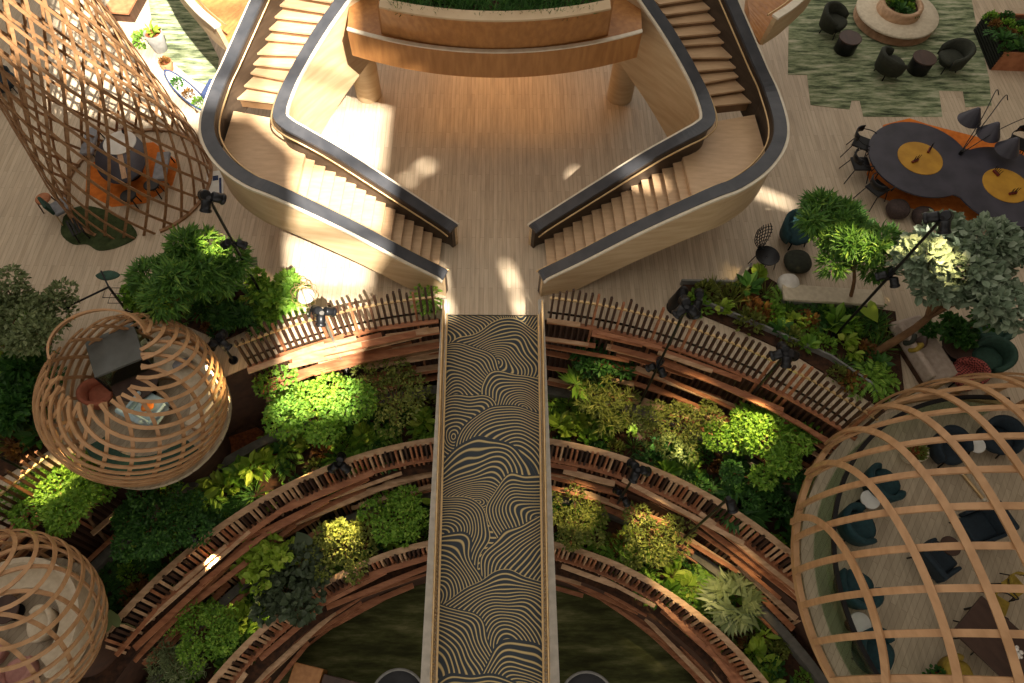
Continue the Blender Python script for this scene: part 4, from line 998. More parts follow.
def leaves(q, P, Dv, L, W, up=0.25, oval=False):
    """P points, Dv directions; one folded leaf each"""
    n = len(P); Dv = Dv / np.linalg.norm(Dv, axis=1)[:, None]
    rv = nr_.normal(size=(n, 3)) * 0.5 + np.array([0, 0, 1.0]); X = np.cross(Dv, rv); X /= np.linalg.norm(X, axis=1)[:, None] + 1e-9
    U = np.cross(X, Dv); Ls = L * nr_.uniform(0.7, 1.2, (n, 1)); Ws = W * nr_.uniform(0.8, 1.15, (n, 1))
    if oval:
        V = [P, P + Dv * Ls * .3 + X * Ws * .42 + U * Ws * up, P + Dv * Ls * .68 + X * Ws * .42 + U * Ws * up, P + Dv * Ls, P + Dv * Ls * .68 - X * Ws * .42 + U * Ws * up, P + Dv * Ls * .3 - X * Ws * .42 + U * Ws * up, P + Dv * Ls * .5]
        k = 7; fs = [(0, 1, 6), (1, 2, 6), (2, 3, 6), (3, 4, 6), (4, 5, 6), (5, 0, 6)]
    else:
        V = [P, P + Dv * Ls * .45 + X * Ws * .5 + U * Ws * up, P + Dv * Ls, P + Dv * Ls * .45 - X * Ws * .5 + U * Ws * up]
        k = 4; fs = [(0, 1, 2), (0, 2, 3)]
    A = np.stack(V, 1).reshape(-1, 3); b0 = len(q.v)
    q.v += [tuple(r) for r in A.tolist()]
    for i in range(n): q.f += [tuple(b0 + i * k + j for j in f) for f in fs]
    q.sm += [False] * (n * len(fs)); q.mi += [0] * (n * len(fs))
def unit(n):
    v = nr_.normal(size=(n, 3)); return v / np.linalg.norm(v, axis=1)[:, None]
def crown(lobes, n, L, W, droop=0.25, oval=False, whorl=0):
    q = MB(); tot = sum(l[3] ** 2 for l in lobes)
    for (x, y, z, r) in lobes:
        m = int(n * r * r / tot); d = unit(m); d[:, 2] = np.where(nr_.uniform(size=m) < 0.75, np.abs(d[:, 2]), d[:, 2])
        rad = r * nr_.uniform(0.55, 1.0, (m, 1)) ** 0.6
        P = np.array([x, y, z]) + d * rad * np.array([1, 1, 0.8])
        if whorl:
            m2 = m // whorl; P = np.repeat(P[:m2], whorl, 0); d = np.repeat(d[:m2], whorl, 0); m = m2 * whorl
        Dv = d * 0.7 + unit(m) * 0.75 + np.array([0, 0, -droop])
        leaves(q, P, Dv, L, W, 0.2, oval)
    return q
def make_lobes(rx, ry, rz, k, seed):
    r_ = random.Random(seed); o = [(0, 0, 0, min(rx, ry) * 0.55)]
    for i in range(k + 4):
        a = 2 * PI * i * 0.382 + r_.uniform(-.4, .4); e = r_.uniform(0.35, 0.85)
        o.append((rx * e * math.cos(a), ry * e * math.sin(a), r_.uniform(-0.45, 0.55) * rz, r_.uniform(0.2, 0.42) * min(rx, ry)))
    return o
def tree(label, px, rpx, zc, base, zb, kind, n, L, W, seed, cat='tree', name='leafy_tree', droop=0.25, oval=False, whorl=0, group=None, lean=None, trunk_r=0.05):
    """crown centre on the photograph at height zc; trunk from base (pixel) at height zb"""
    c = at(*px, zc); sc_ = (at(px[0] + rpx[0], px[1], zc) - c).length * 1.12; sy = sc_ * rpx[1] / rpx[0] * 1.05
    b_ = at(*base, zb); t = thing(name, label, cat, b_, 0, group); o = c - b_
    lob = [(x + o.x, y + o.y, z + o.z, r) for x, y, z, r in make_lobes(sc_, sy, sc_ * 0.8, 7, seed)]
    crown(lob, n, L, W, droop, oval, whorl).out('foliage', LF[kind], t, fix=False)
    mid = Vector((o.x * 0.35, o.y * 0.35, o.z * 0.5)) + (Vector(lean) if lean else Vector((0.05, 0.03, 0)))
    MB().tube(smooth_path([(0, 0, 0), mid, o], 5), trunk_r, 7, r2=trunk_r * 0.5).out('trunk', M['bark'], t)
    q = MB()
    for l in lob[1:]: q.tube([mid, (Vector(l[:3]) + o) / 2, l[:3]], trunk_r * 0.4, 5, r2=0.008)
    q.out('branches', M['bark'], t)
    return t
# beds at lobby level
def bed(name, pxs, z, m):
    P = [at(*p, z) for p in pxs]; MB().prism([(p.x, p.y) for p in P], z - 0.1, z).out(name, m, kind='structure')
bed('ground_planting_bed_east', [(682, 280), (736, 280), (748, 262), (800, 292), (895, 305), (905, 385), (880, 400), (800, 352), (750, 330), (690, 306)], 0.06, M['soil'])
bed('ground_planting_bed_west', [(122, 328), (150, 296), (292, 288), (300, 306), (222, 344), (160, 318)], 0.06, M['soil'])
bed('ground_planting_bed_far_west', [(-60, 290), (40, 310), (52, 340), (42, 400), (62, 448), (-60, 520)], 0.06, M['soil'])
for nm, pts in (('trim_bed_kerb_east', [(680, 279), (737, 279), (749, 261)]), ('trim_bed_kerb_inner', [(697, 297), (760, 322), (830, 352), (880, 385)]), ('trim_bed_kerb_west', [(150, 296), (292, 287)])):
    P = [at(*p, 0.12) for p in pts]; q = MB()
    for a, b_ in zip(P, P[1:]): q.bar(a, b_, 0.05, 0.2)
    q.out(nm, M['concrete'], kind='structure')
p = at(832, 290, 0.35); p.z = 0
t = thing('stone_bench', 'pale low bench ledge under the bamboo-leaved tree, warmly lit', 'bench', p, R_(-4))
q = MB(); q.box((0, 0, 0.34), (2.3, 0.42, 0.1)); q.out('seat', M['cream'], t, bevel=0.02); q = MB(); q.box((0, 0, 0.15), (2.2, 0.34, 0.3)); q.out('plinth', M['concrete'], t)
p = at(788, 278, 0.3); p.z = 0.06; pouf('small white boulder-like stone seat among the leaves', p, 0.24, 0.4, M['petal'], None, 'boulder_stool')

tree('bamboo-leaved tree at the right, rising by the pale stone bench', (840, 228), (40, 54), 2.1, (848, 300), 0.06, 'bamboo', 6000, 0.24, 0.045, 1, droop=0.5, whorl=4)
tree('pale grey-leaved tree with a leaning trunk, above the daybed', (962, 266), (60, 52), 2.4, (874, 348), 0.06, 'pale', 3200, 0.2, 0.15, 2, droop=0.1, oval=True, lean=(0.3, 0.0, 0), trunk_r=0.1)
tree('bamboo-leaved tree at the left, below the tower foot', (190, 274), (44, 44), 1.9, (196, 325), 0.06, 'bamboo', 7000, 0.25, 0.05, 3, droop=0.5, whorl=4)
tree('grey-green small-leaved tree cut by the left edge above the pods', (24, 326), (50, 46), 1.7, (10, 352), 0.06, 'dusty', 4200, 0.12, 0.07, 4)
T = dict(cat='shrub', name='leafy_shrub')
tree('big bright green round shrub between the egg-shaped pod and the bridge', (314, 412), (50, 46), -0.9, (318, 440), Z1, 'bright', 5200, 0.11, 0.07, 5, **T)
tree('sparse olive shrub beside the bright round shrub, nearer the bridge', (392, 395), (34, 34), -1.2, (398, 425), Z1, 'olive', 1500, 0.12, 0.05, 6, **T)
tree('yellow-green dense shrub just under the egg-shaped pod', (72, 497), (56, 46), 0.1, (112, 548), Z1, 'bright', 5200, 0.1, 0.065, 7, **T)
tree('darker green dense shrub right of the yellow-green one under the egg-shaped pod', (158, 524), (42, 38), -0.8, (158, 545), Z1, 'deep', 4200, 0.1, 0.06, 8, **T)
tree('dark leafy shrub close to the bridge, right side upper terrace', (598, 358), (34, 24), -1.0, (600, 385), Z1, 'deep', 1500, 0.15, 0.07, 9, **T)
tree('yellow-green feathery shrub under the dark one, right of the bridge', (603, 400), (30, 30), -1.5, (604, 420), Z1, 'olive', 1500, 0.2, 0.035, 10, droop=0.5, whorl=4, **T)
tree('sparse golden shrub in the middle of the upper right terrace', (682, 420), (38, 32), -1.2, (685, 445), Z1, 'olive', 1900, 0.1, 0.05, 11, **T)
tree('large bright green shrub at the right end of the upper terrace', (768, 432), (52, 38), -0.8, (770, 460), Z1, 'bright', 4600, 0.11, 0.07, 12, **T)
tree('dark green shrub in shade below the large bright one', (765, 478), (46, 26), -1.7, (768, 490), Z1, 'deep', 2600, 0.11, 0.06, 13, **T)
tree('fine-leaved green shrub low in the left lower terrace', (206, 632), (34, 32), -3.0, (206, 650), Z2, 'bright', 2600, 0.09, 0.05, 14, **T)
tree('mixed yellow-green shrub in the left lower terrace, left of its twin', (345, 545), (36, 30), -3.0, (348, 560), Z2, 'olive', 2200, 0.1, 0.06, 15, **T)
tree('green shrub in the left lower terrace, touching the bridge side', (402, 517), (32, 28), -2.9, (403, 530), Z2, 'bright', 2200, 0.1, 0.06, 16, **T)
tree('lime round-leaved shrub beside the plum-green one, lower left terrace', (268, 562), (24, 22), -2.7, (275, 590), Z2, 'lime', 420, 0.19, 0.17, 17, oval=True, **T)
tree('plum-green broad-leaved shrub in the lower left terrace', (292, 590), (34, 34), -3.1, (292, 605), Z2, 'plum', 900, 0.2, 0.15, 18, oval=True, **T)
tree('yellowish shrub against the bridge in the lower right terrace', (577, 520), (28, 34), -3.0, (578, 535), Z2, 'olive', 1700, 0.1, 0.05, 19, **T)
tree('sparse golden brown shrub in the lower right terrace', (655, 535), (38, 28), -3.0, (657, 548), Z2, 'olive', 2000, 0.11, 0.045, 20, **T)
tree('dusty green shrub with fine leaves at the lower left corner terrace', (180, 668), (30, 20), -3.2, (180, 675), Z2, 'dusty', 1300, 0.13, 0.03, 21, **T)
tree('spreading green shrub at lobby level, left of the tripod globe lamp', (272, 300), (28, 20), 0.6, (272, 305), 0.06, 'bright', 1300, 0.17, 0.1, 22, **T)
tree('fresh green broad-leaved shrub by the egg-shaped pod entrance', (136, 300), (14, 12), 0.6, (140, 308), 0.06, 'bright', 500, 0.18, 0.13, 23, oval=True, **T)
tree('dark spreading shrub at lobby level beside the left green rug', (235, 318), (34, 16), 0.5, (236, 322), 0.06, 'deep', 1300, 0.2, 0.07, 24, droop=0.4, **T)
tree('dark green bush hiding the back of the daybed lounge', (955, 322), (30, 16), 0.7, (955, 330), 0.0, 'deep', 1200, 0.14, 0.09, 25, **T)
tree('leafy dark bush at the left edge behind the egg-shaped pod', (14, 400), (26, 40), 0.7, (8, 415), 0.06, 'deep', 1800, 0.22, 0.12, 26, oval=True, **T)

# --- smaller plants: one of each kind, then copies
def rosette(n, L, W, lift, oval=True):
    q = MB(); a = nr_.uniform(0, 2 * PI, n); e = nr_.uniform(lift * 0.4, lift * 1.2, n)
    P = np.stack([np.cos(a) * 0.04, np.sin(a) * 0.04, nr_.uniform(0.02, 0.22, n)], 1)
    leaves(q, P, np.stack([np.cos(a) * np.cos(e), np.sin(a) * np.cos(e), np.sin(e)], 1), L, W, 0.2, oval); return q
def mound(n, r, L, W):
    q = MB(); d = unit(n); d[:, 2] = np.abs(d[:, 2]); leaves(q, d * r * nr_.uniform(.6, 1, (n, 1)), d + unit(n) * .7, L, W, 0.2, True); return q
def frond_fan(k, L):
    q = MB()
    for i in range(k):
        a = 2 * PI * i / k + random.uniform(-.2, .2); e = random.uniform(0.3, 0.8); m = 16; s = np.linspace(0.1, 1, m)
        px = np.stack([np.cos(a) * s * L, np.sin(a) * s * L, np.sin(e) * s * L - 0.55 * L * s ** 2 + 0.1], 1)
        for sd_ in (-1, 1):
            dv = np.stack([np.cos(a + sd_ * 1.0) * np.ones(m), np.sin(a + sd_ * 1.0) * np.ones(m), -0.2 * np.ones(m)], 1)
            leaves(q, px, dv, L * 0.36, 0.035, 0.1)
    return q
def palm_leaf(R):
    q = MB(); m = 26; a = np.linspace(-2.5, 2.5, m); P = np.zeros((m, 3)) + np.array([0, 0, 0.4]); leaves(q, P, np.stack([np.cos(a), np.sin(a), 0.12 * np.ones(m)], 1), R, R * 0.24, 0.06); return q
def grass(n, L):
    q = MB(); a = nr_.uniform(0, 2 * PI, n); e = nr_.uniform(0.4, 1.3, n); P = np.stack([np.cos(a) * .05, np.sin(a) * .05, np.zeros(n)], 1)
    leaves(q, P, np.stack([np.cos(a) * np.cos(e), np.sin(a) * np.cos(e), np.sin(e)], 1), L, 0.03, 0.1); return q
PROTO = {
 'broad_leaf_plant': [(rosette(16, 0.3, 0.16, 0.7), k) for k in ('bright', 'deep', 'lime')],
 'hosta': [(rosette(22, 0.22, 0.15, 0.6), k) for k in ('lime', 'bright')],
 'fern': [(frond_fan(9, 0.42), k) for k in ('bright', 'deep')],
 'leafy_mound': [(mound(150, 0.24, 0.1, 0.06), k) for k in ('deep', 'bright', 'olive')],
 'spiky_grass': [(grass(44, 0.34), k) for k in ('bamboo', 'olive')],
 'rust_plant': [(mound(90, 0.2, 0.13, 0.06), 'rust')],
}
WORD = {'broad_leaf_plant': 'broad-leaved plant', 'hosta': 'rosette plant', 'fern': 'small fern', 'leafy_mound': 'mounded leafy plant', 'spiky_grass': 'spiky grass tuft', 'rust_plant': 'low rust-coloured plant'}
TONE = {'bright': 'bright green', 'deep': 'dark green', 'lime': 'lime', 'olive': 'olive yellow', 'bamboo': 'mid green', 'rust': 'brownish'}
MESH = {}
for k, vs_ in PROTO.items():
    for i, (q, lk) in enumerate(vs_): MESH[(k, i)] = (q.mesh(k, LF[lk], False), lk)
def plant(kind, var, loc, s, where):
    me, lk = MESH[(kind, var)]
    o = bpy.data.objects.new(kind, me); COL.objects.link(o); o.location = loc
    o.rotation_euler = (random.uniform(-.15, .15), random.uniform(-.15, .15), random.uniform(0, 6.28)); o.scale = (s, s, s * random.uniform(.8, 1.2))
    return tag(o, '%s %s %s' % (TONE[lk], WORD[kind], where), 'plant', 'low plants ' + where)
MIX = [('broad_leaf_plant', 0), ('broad_leaf_plant', 1), ('broad_leaf_plant', 2), ('hosta', 0), ('hosta', 1), ('fern', 0), ('fern', 1), ('leafy_mound', 0), ('leafy_mound', 1), ('leafy_mound', 2), ('spiky_grass', 0), ('spiky_grass', 1), ('rust_plant', 0)]
rp = random.Random(42)
def scatter(n, r0, r1, a0, a1, z, where, smin=0.7, smax=1.3):
    pts = []
    for _ in range(n * 30):
        if len(pts) >= n: break
        r = rp.uniform(r0, r1); a = rp.uniform(a0, a1); x, y = r * math.cos(a), YC + r * math.sin(a)
        if min([9] + [math.hypot(x - u, y - v) for u, v in pts]) < 0.3: continue
        if any(math.hypot(x - c.x, y - c.y) < rr for c, rr in ((Vector((-7.3, 5.6)), 0.85), (Vector((-8.75, 1.3)), 0.75), (Vector((9.98, 2.0)), 2.25))): continue
        pts.append((x, y)); k, v = rp.choice(MIX); plant(k, v, (x, y, z), rp.uniform(smin, smax), where)
scatter(62, 9.65, 11.1, R_(98), R_(150), Z1, 'on the upper terrace left of the bridge')
scatter(58, 9.65, 11.1, R_(36), R_(82), Z1, 'on the upper terrace right of the bridge')
scatter(52, 7.55, 8.8, R_(99), R_(150), Z2, 'on the lower terrace left of the bridge')
scatter(52, 7.55, 8.8, R_(30), R_(81), Z2, 'on the lower terrace right of the bridge')
def inpoly(p, P):
    c = False
    for i in range(len(P)):
        a, b_ = P[i], P[i - 1]
        if (a.y > p[1]) != (b_.y > p[1]) and p[0] < (b_.x - a.x) * (p[1] - a.y) / (b_.y - a.y) + a.x: c = not c
    return c
def fill(n, pxs, z, where, smin=0.8, smax=1.4, mix=MIX):
    P = [at(*p, z) for p in pxs]; x0, x1 = min(p.x for p in P), max(p.x for p in P); y0, y1 = min(p.y for p in P), max(p.y for p in P); k_ = 0; pts = []
    for _ in range(n * 40):
        if k_ >= n: break
        x, y = rp.uniform(x0, x1), rp.uniform(y0, y1)
        if not inpoly((x, y), P) or min([9] + [math.hypot(x - u, y - v) for u, v in pts]) < 0.26: continue
        pts.append((x, y)); k, v = rp.choice(mix); plant(k, v, (x, y, z), rp.uniform(smin, smax), where); k_ += 1
fill(46, [(690, 284), (736, 284), (752, 268), (800, 298), (885, 312), (895, 380), (870, 392), (800, 346), (750, 326), (696, 302)], 0.06, 'in the lobby bed at the right')
fill(26, [(126, 326), (152, 300), (290, 292), (296, 304), (222, 340), (165, 322)], 0.06, 'in the lobby bed below the left stair', 0.8, 1.2)
fill(26, [(0, 320), (36, 330), (40, 398), (58, 446), (0, 474)], 0.06, 'in the lobby bed at the left edge', 1.0, 1.6)
# planters
c = at(893, 5, 0.36); c.z = 0.53
for k in range(12):
    a = k * 2.4; r = 0.09 * k ** 0.6; kk = [('leafy_mound', 0), ('leafy_mound', 1), ('fern', 1), ('broad_leaf_plant', 1)][k % 4]
    plant(kk[0], kk[1], (c.x + r * math.cos(a) * 1.0, c.y + r * math.sin(a), c.z), 0.65, 'in the round bench planter')
pb_ = at(1000, 34, 0.3)
for k in range(26):
    kk = [('leafy_mound', 0), ('broad_leaf_plant', 1), ('fern', 1), ('rust_plant', 0), ('leafy_mound', 1)][k % 5]
    plant(kk[0], kk[1], (pb_.x - 0.3 + 0.33 * (k % 6) + rp.uniform(-.08, .08), pb_.y - 0.65 + 0.33 * (k // 6), 0.52), 0.85, 'in the large planter box at the top right')
def one(kind, var, loc, s, label, cat='plant'):
    o = plant(kind, var, loc, s, ''); o['label'] = label; del o['group']; o['category'] = cat; return o
p = at(157, 54, 0); one('broad_leaf_plant', 2, (p.x, p.y, 0.54), 0.85, 'lime broad-leaved plant in the tall grey pot in the sun')
p = at(141, 46, 0); one('leafy_mound', 1, (p.x, p.y, 0.01), 1.3, 'bright green mounded plant on the floor beside the tall grey pot')
p = at(165, 74, 0); one('rust_plant', 0, (p.x, p.y, 0.24), 0.7, 'brown dried plant in the low terracotta pot')
for f_, kk, lab in ((0.25, ('leafy_mound', 0), 'dark mounded plant at the upper end of the boat-shaped planter'), (0.5, ('rust_plant', 0), 'rust-coloured flowers in the middle of the boat-shaped planter'), (0.74, ('leafy_mound', 1), 'green mounded plant at the lower end of the boat-shaped planter')):
    p = at(163 + 44 * f_, 78 + 40 * f_, 0.3); one(kk[0], kk[1], (p.x, p.y, 0.28), 0.75, lab)
p = at(425, 298, 0.5)
pot('dark square-shouldered pot at the lobby edge left of the bridge head', (p.x, p.y, 0.0), 0.17, 0.4, M['black']); one('fern', 0, (p.x, p.y, 0.36), 0.85, 'bright fern in the dark pot at the lobby edge')
p = at(917, 445, 0.3); p.z = 0.012
pot('cream bowl planter between teal chairs in the big pod', p, 0.24, 0.36, M['cream']); one('leafy_mound', 2, (p.x, p.y, 0.3), 0.85, 'pale flowering plant in the cream bowl planter in the big pod')
p = at(944, 675, 0.3); p.z = 0.012
pot('dark bowl planter at the bottom edge of the big pod', p, 0.2, 0.3, M['black']); one('leafy_mound', 0, (p.x, p.y, 0.26), 1.0, 'dark leafy plant in the bowl at the bottom edge of the big pod')
# single big leaves and palms
def palm(label, px, z, zb, R, kind, n=1):
    c = at(*px, z); t = thing('fan_palm', label, 'palm', (c.x, c.y, zb))
    for k in range(n):
        q = palm_leaf(R); a = k * 2 * PI / n + 0.6; M4 = Matrix.Translation((0.16 * math.cos(a) * (n > 1), 0.16 * math.sin(a) * (n > 1), z - zb - 0.4)) @ Matrix.Rotation(a, 4, 'Z') @ Matrix.Rotation(0.35, 4, 'Y')
        q.xform(M4); q.out('fan_leaf', LF[kind], t, fix=False); MB().tube([(0, 0, 0), M4 @ Vector((0, 0, 0.4))], 0.015, 5).out('leaf_stalk', M['stem'], t)
palm('large round fan palm leaf right beside the bridge, upper right terrace', (572, 385), -1.3, Z1, 0.55, 'bright')
palm('pale green fan palm in the lower right terrace, near the big pod', (738, 597), -3.0, Z2, 0.55, 'dusty', 5)
palm('green fan palm in the lobby bed at the left edge', (14, 395), 0.6, 0.06, 0.5, 'bright', 4)
palm('dark fan palm in the upper right terrace, below the large bright shrub', (745, 500), -1.9, Z1, 0.5, 'deep', 4)
def heart(label, px, z, zb, R, kind):
    c = at(*px, z); t = thing('giant_leaf_plant', label, 'plant', (c.x, c.y, zb)); q = MB(); h = z - zb
    out_l = [(-.15, 0), (-.42, .25), (-.5, .55), (-.2, .75), (.25, .62), (.65, .32), (1.0, 0), (.65, -.32), (.25, -.62), (-.2, -.75), (-.5, -.55), (-.42, -.25)]
    q.add([(0.1 * R, 0, h + 0.03)] + [(x * R, y * R * 0.9, h + 0.05 * abs(y) - 0.12 * x * R) for x, y in out_l], [(0, i + 1, (i + 1) % 12 + 1) for i in range(12)], True)
    q.xform(Matrix.Rotation(random.uniform(0, 6), 4, 'Z')); q.out('leaf_blade', LF[kind], t, fix=False)
    MB().tube([(0, 0, 0), (0.05, 0.04, h * 0.6), (0, 0, h)], 0.014, 6).out('leaf_stalk', M['stem'], t)
heart('single pale heart-shaped leaf over the timber screen, lower left', (116, 628), -1.2, Z1, 0.3, 'dusty')
heart('large pale green leaf in the right lobby bed, near the leaning trunk', (868, 304), 0.7, 0.06, 0.34, 'lime')
heart('large dark upright leaf among the lower left terrace shrubs', (306, 545), -2.6, Z2, 0.34, 'plum')
heart('large pale leaf at the left edge above the fan palm', (28, 352), 0.8, 0.06, 0.34, 'dusty')
# grass along the curved planter
q = MB()
for k in range(170):
    x = rp.uniform(-2.15, 2.15); y = 12.35 + 0.04 * x * x + rp.uniform(0.12, 0.75); n = 16; a = nr_.uniform(0, 2 * PI, n); e = nr_.uniform(0.3, 1.2, n)
    leaves(q, np.zeros((n, 3)) + np.array([x, y, 4.70]), np.stack([np.cos(a) * np.cos(e), np.sin(a) * np.cos(e), np.sin(e)], 1), 0.3, 0.022, 0.1)
q.out('grass', LF['deep'], None, None, 'dark green blade grass filling the long curved planter', 'grass', None, 'stuff', fix=False)
# bright plants caught by the spotlights
P = [at(*p, Z1 + 0.012) for p in ((198, 452), (258, 430), (290, 452), (262, 478), (215, 494))]
MB().prism([(p.x, p.y) for p in P], Z1, Z1 + 0.012).out('ground_mulch_patch', M['soilred'], kind='structure')
for px, kd in (((190, 486), ('hosta', 0)), ((203, 492), ('fern', 0)), ((214, 482), ('hosta', 0)), ((226, 488), ('broad_leaf_plant', 2)), ((240, 478), ('hosta', 1)), ((252, 470), ('broad_leaf_plant', 2)), ((264, 464), ('hosta', 0)), ((276, 456), ('fern', 0)), ((180, 494), ('fern', 0))):
    p = at(*px, Z1 + 0.25); p.z = Z1; plant(kd[0], kd[1], p, 1.45, 'in the bright row below the red mulch patch')
for px, kd in (((236, 608), ('hosta', 0)), ((248, 612), ('hosta', 0)), ((258, 618), ('broad_leaf_plant', 2)), ((246, 624), ('hosta', 0)), ((268, 622), ('hosta', 0))):
    p = at(*px, Z2 + 0.25); p.z = Z2; plant(kd[0], kd[1], p, 1.4, 'in the lime cluster under the plum-green shrub')
for px, kd in (((676, 572), ('broad_leaf_plant', 2)), ((688, 584), ('hosta', 0)), ((680, 590), ('leafy_mound', 1)), ((708, 592), ('hosta', 0)), ((696, 600), ('fern', 0)), ((712, 575), ('fern', 0)), ((728, 640), ('leafy_mound', 2)), ((760, 650), ('hosta', 0)), ((778, 662), ('leafy_mound', 0))):
    p = at(*px, Z2 + 0.25); p.z = Z2; plant(kd[0], kd[1], p, 1.35, 'in the lit patch left of the pale fan palm')
for px, kd in (((570, 405), ('fern', 0)), ((580, 418), ('hosta', 0)), ((562, 425), ('broad_leaf_plant', 2)), ((420, 410), ('hosta', 0)), ((424, 422), ('broad_leaf_plant', 2)), ((364, 438), ('hosta', 0)), ((378, 442), ('fern', 0))):
    p = at(*px, Z1 + 0.25); p.z = Z1; plant(kd[0], kd[1], p, 1.3, 'close to the bridge on the upper terrace')
# ---------------------------------------------------------------- spotlight poles and lamps
def spot(loc, tgt, energy, size=34, col=(1.0, 0.74, 0.36)):
    l = bpy.data.lights.new('spot_beam', 'SPOT'); l.energy = energy * 4.5; l.color = col; l.spot_size = R_(size); l.spot_blend = 0.7; l.shadow_soft_size = 0.05
    o = bpy.data.objects.new('spot_beam', l); COL.objects.link(o); o.location = loc; o.rotation_euler = (Vector(tgt) - Vector(loc)).to_track_quat('-Z', 'Y').to_euler(); return o
def pole(label, base, zb, top, heads, mids=(), m='black', beams=(), r=0.03):
    """upright pole with drum heads clustered on it"""
    b_ = at(*base, zb); h = height_at(b_.x, b_.y, top[1]) - zb
    t = thing('spotlight_pole', label, 'spotlight', b_, 0, 'spotlight poles in the planting')
    MB().tube([(0, 0, 0), (0, 0, h)], r, 8).out('pole', M[m], t)
    q = MB(); q.cyl(r * 3.4, 0, 0.05, seg=16); q.out('base_plate', M[m], t)
    def cluster(z, n, s):
        q = MB(); q.cyl(r * 1.7, z - 0.08, z + 0.05, seg=10); q.out('clamp', M[m], t)
        for k in range(n):
            a = 2 * PI * k / max(n, 2) + 0.6 + z; c = Vector((math.cos(a) * (0.15 if n > 1 else 0.12), math.sin(a) * 0.15, z)); ax_ = Vector((math.cos(a) * 0.5, math.sin(a) * 0.5, -0.45)).normalized()
            hd = MB(); R4 = Matrix.Translation(c) @ ax_.to_track_quat('Z', 'Y').to_matrix().to_4x4()
            hd.cyl(0.095 * s, -0.11 * s, 0.1 * s, seg=18, bev=0.015); hd.lathe([(0.1 * s, 0.06 * s), (0.115 * s, 0.1 * s), (0.1 * s, 0.125 * s)], 18)
            hd.xform(R4); ho = hd.out('lamp_head', M['headm'], t)
            ln = MB(); ln.disc(0.08 * s, 0.126 * s, seg=16); ln.xform(R4); ln.out('lens', M['lensoff'], ho)
            MB().tube([(0, 0, z), c], 0.012, 5).out('bracket', M[m], t)
    cluster(h, heads, 1.0)
    for (py, n) in mids: cluster(height_at(b_.x, b_.y, py) - zb, n, 0.85)
    tw_ = Vector((b_.x, b_.y, zb + h))
    for (px, z, e, sz) in beams:
        g = at(*px, z); d = (g - tw_); d.z = 0; d.normalize(); spot(tw_ + d * 0.42 + Vector((0, 0, 0.1)), g, e, sz)
    return t
M['headm'] = mat('black_lamp_housing', '232427', '1a1b1d', (4, 4, 4), 0.35, 0.4)
M['lensoff'] = mat('dark_lens', '55575c', '3a3c40', (6, 6, 6), 0.15, 0.2)
M['silver'] = mat('silver_metal', 'a8a49c', '8f8b84', (5, 5, 5), 0.35, 0.7)
pole('tall spotlight pole whose heads reach the tower foot', (268, 310), 0.06, (197, 203), 3, [(247, 2)], beams=[((213, 243), 2.4, 260, 26)])
pole('silver sunlit spotlight pole at the timber screen, left of the bridge', (356, 394), Z1, (330, 316), 3, [(372, 2)], 'silver', beams=[((225, 375), 1.2, 160, 26), ((322, 395), -0.6, 220, 36)])
pole('short spotlight pole beside the egg-shaped pod, right of it', (234, 364), 0.0, (219, 345), 3, beams=[((235, 478), -2.3, 170, 40)])
pole('spotlight pole at the left edge, below the lobby bed', (38, 482), 0.06, (28, 452), 3, beams=[((72, 490), 0.0, 110, 50)])
pole('spotlight pole behind the middle screen, under the dark green shrub', (206, 546), Z1, (203, 538), 3, beams=[((250, 600), -3.2, 110, 34), ((150, 480), -2.0, 110, 34)])
pole('spotlight pole at the middle screen, below the bright round shrub', (349, 478), Z1, (345, 466), 3, beams=[((345, 535), -2.8, 220, 36), ((280, 480), -2.0, 110, 30)])
pole('tallest spotlight pole, standing before the communal table', (835, 330), 0.06, (932, 213), 3, [(270, 3)], beams=[((852, 238), 2.6, 150, 34), ((940, 252), 2.9, 150, 34), ((850, 300), 0.4, 120, 26)])
pole('spotlight pole rising through the timber screen, right of the bridge', (637, 409), Z1, (685, 305), 3, [(364, 3)], beams=[((690, 412), -0.8, 200, 30), ((600, 400), -1.3, 160, 30)])
pole('spotlight pole at the screen, above the large bright shrub', (725, 425), Z1, (788, 350), 4, beams=[((750, 425), -0.6, 260, 32)])
pole('spotlight pole on the middle screen, right of the bridge', (614, 511), Z2, (645, 468), 3, [(494, 2)], beams=[((655, 530), -2.8, 170, 32), ((578, 505), -2.8, 130, 30)])
pole('spotlight pole on the middle screen, farther right, one low head', (676, 545), Z2, (725, 495), 1, beams=[((688, 582), -3.6, 170, 32), ((735, 590), -3.2, 90, 28)])
pole('short spotlight pole in the lower left terrace', (356, 495), Z2, (366, 490), 2, beams=[((400, 510), -2.6, 150, 34)])
pole('spotlight pole by the dark bag-like cover at the right lobby bed', (690, 312), 0.06, (680, 296), 2)
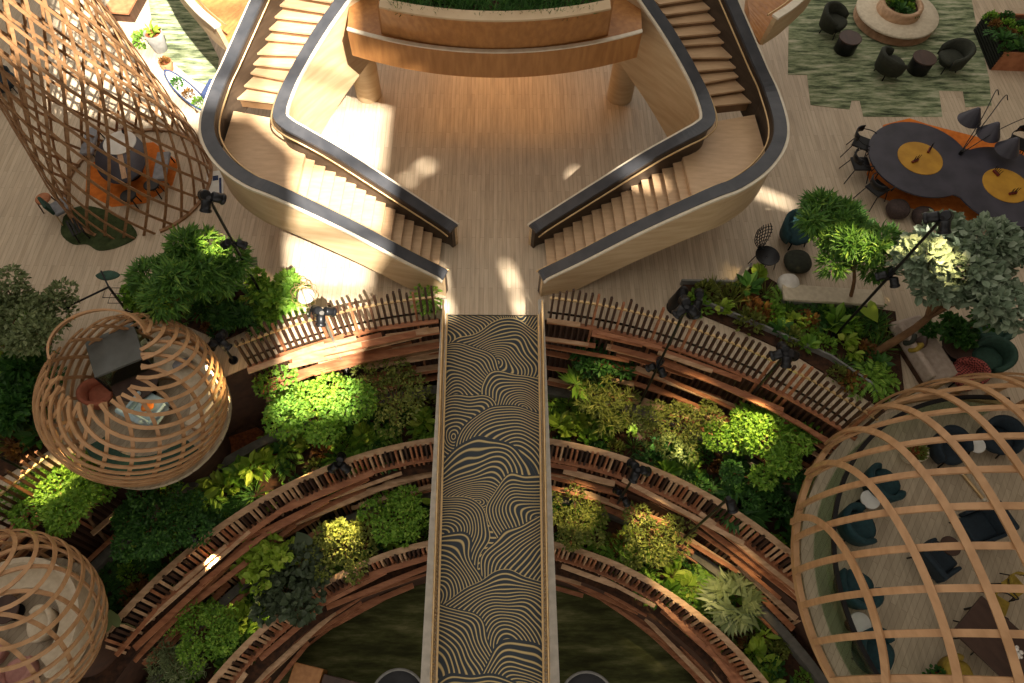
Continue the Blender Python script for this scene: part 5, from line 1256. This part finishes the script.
# tripod globe lamp
p = at(316, 322, 0.0)
t = thing('globe_lamp', 'wire globe lamp on a grey stand in the sun by the left stair', 'lamp', p)
q = MB(); q.cyl(0.2, 0, 0.3, seg=24, r1=0.14); q.out('stand_base', M['concrete'], t)
MB().tube([(0, 0, 0.3), (0, 0, 0.9)], 0.03, 8).out('stem', M['silver'], t)
for k in range(5):
    a = PI * k / 5; MB().tube([(0.3 * math.cos(u) * math.cos(a), 0.3 * math.cos(u) * math.sin(a), 1.15 + 0.3 * math.sin(u)) for u in [2 * PI * j / 32 for j in range(32)]], 0.009, 5, True).out('globe_ring', M['brass'], t)
q = MB(); q.ell((0, 0, 1.05), (0.2, 0.2, 0.1), 20, 10); q.out('lamp_disc', M['white'], t)
# black rig beside the open pod
p = at(128, 318, 0.0); p.z = 0.06
t = thing('black_rig', 'black metal lamp rig with long arm and leaf-shaped shade, behind the egg-shaped pod', 'lamp rig', p)
e1, e2, e3 = at(66, 313, 1.6) - p, at(108, 292, 1.9) - p, at(100, 276, 2.0) - p
MB().tube([(0, 0, 0), e2], 0.028, 7).out('mast', M['black'], t)
MB().tube([e2, e1], 0.022, 7).out('long_arm', M['black'], t); MB().tube([e2, e3], 0.018, 7).out('short_arm', M['black'], t)
q = MB(); q.ell(e1, (0.06, 0.06, 0.06), 10, 6); q.out('arm_joint', M['black'], t)
q = MB(); q.ell(e3 + Vector((0.12, -0.06, -0.08)), (0.26, 0.13, 0.05), 18, 8, 1.2); q.out('leaf_shade', M['greenup'], t)
for k in range(3): MB().tube([(0, 0, 0.02), (0.35 * math.cos(2.1 * k), 0.35 * math.sin(2.1 * k), 0.0)], 0.018, 6).out('foot', M['black'], t)
cage = e2 + Vector((0.02, -0.06, -0.25))
for z in (-0.1, 0.12): MB().tube([cage + Vector((x, y, z)) for x, y in ((-.16, -.12), (.16, -.12), (.16, .12), (-.16, .12))], 0.01, 5, True).out('cage_hoop', M['black'], t)
# dark covered bag beside the right bed
p = at(677, 300, 0.2); p.z = 0
t = thing('covered_stand', 'black fabric-covered stand at the corner of the right lobby bed', 'stand', p)
q = MB(); q.lathe([(0.2, 0.0), (0.22, 0.15), (0.15, 0.5), (0.1, 0.8), (0.0, 0.84)], 16); q.out('fabric_cover', M['black'], t)
q = MB(); q.cyl(0.22, 0, 0.03, seg=16); q.out('foot', M['headm'], t)
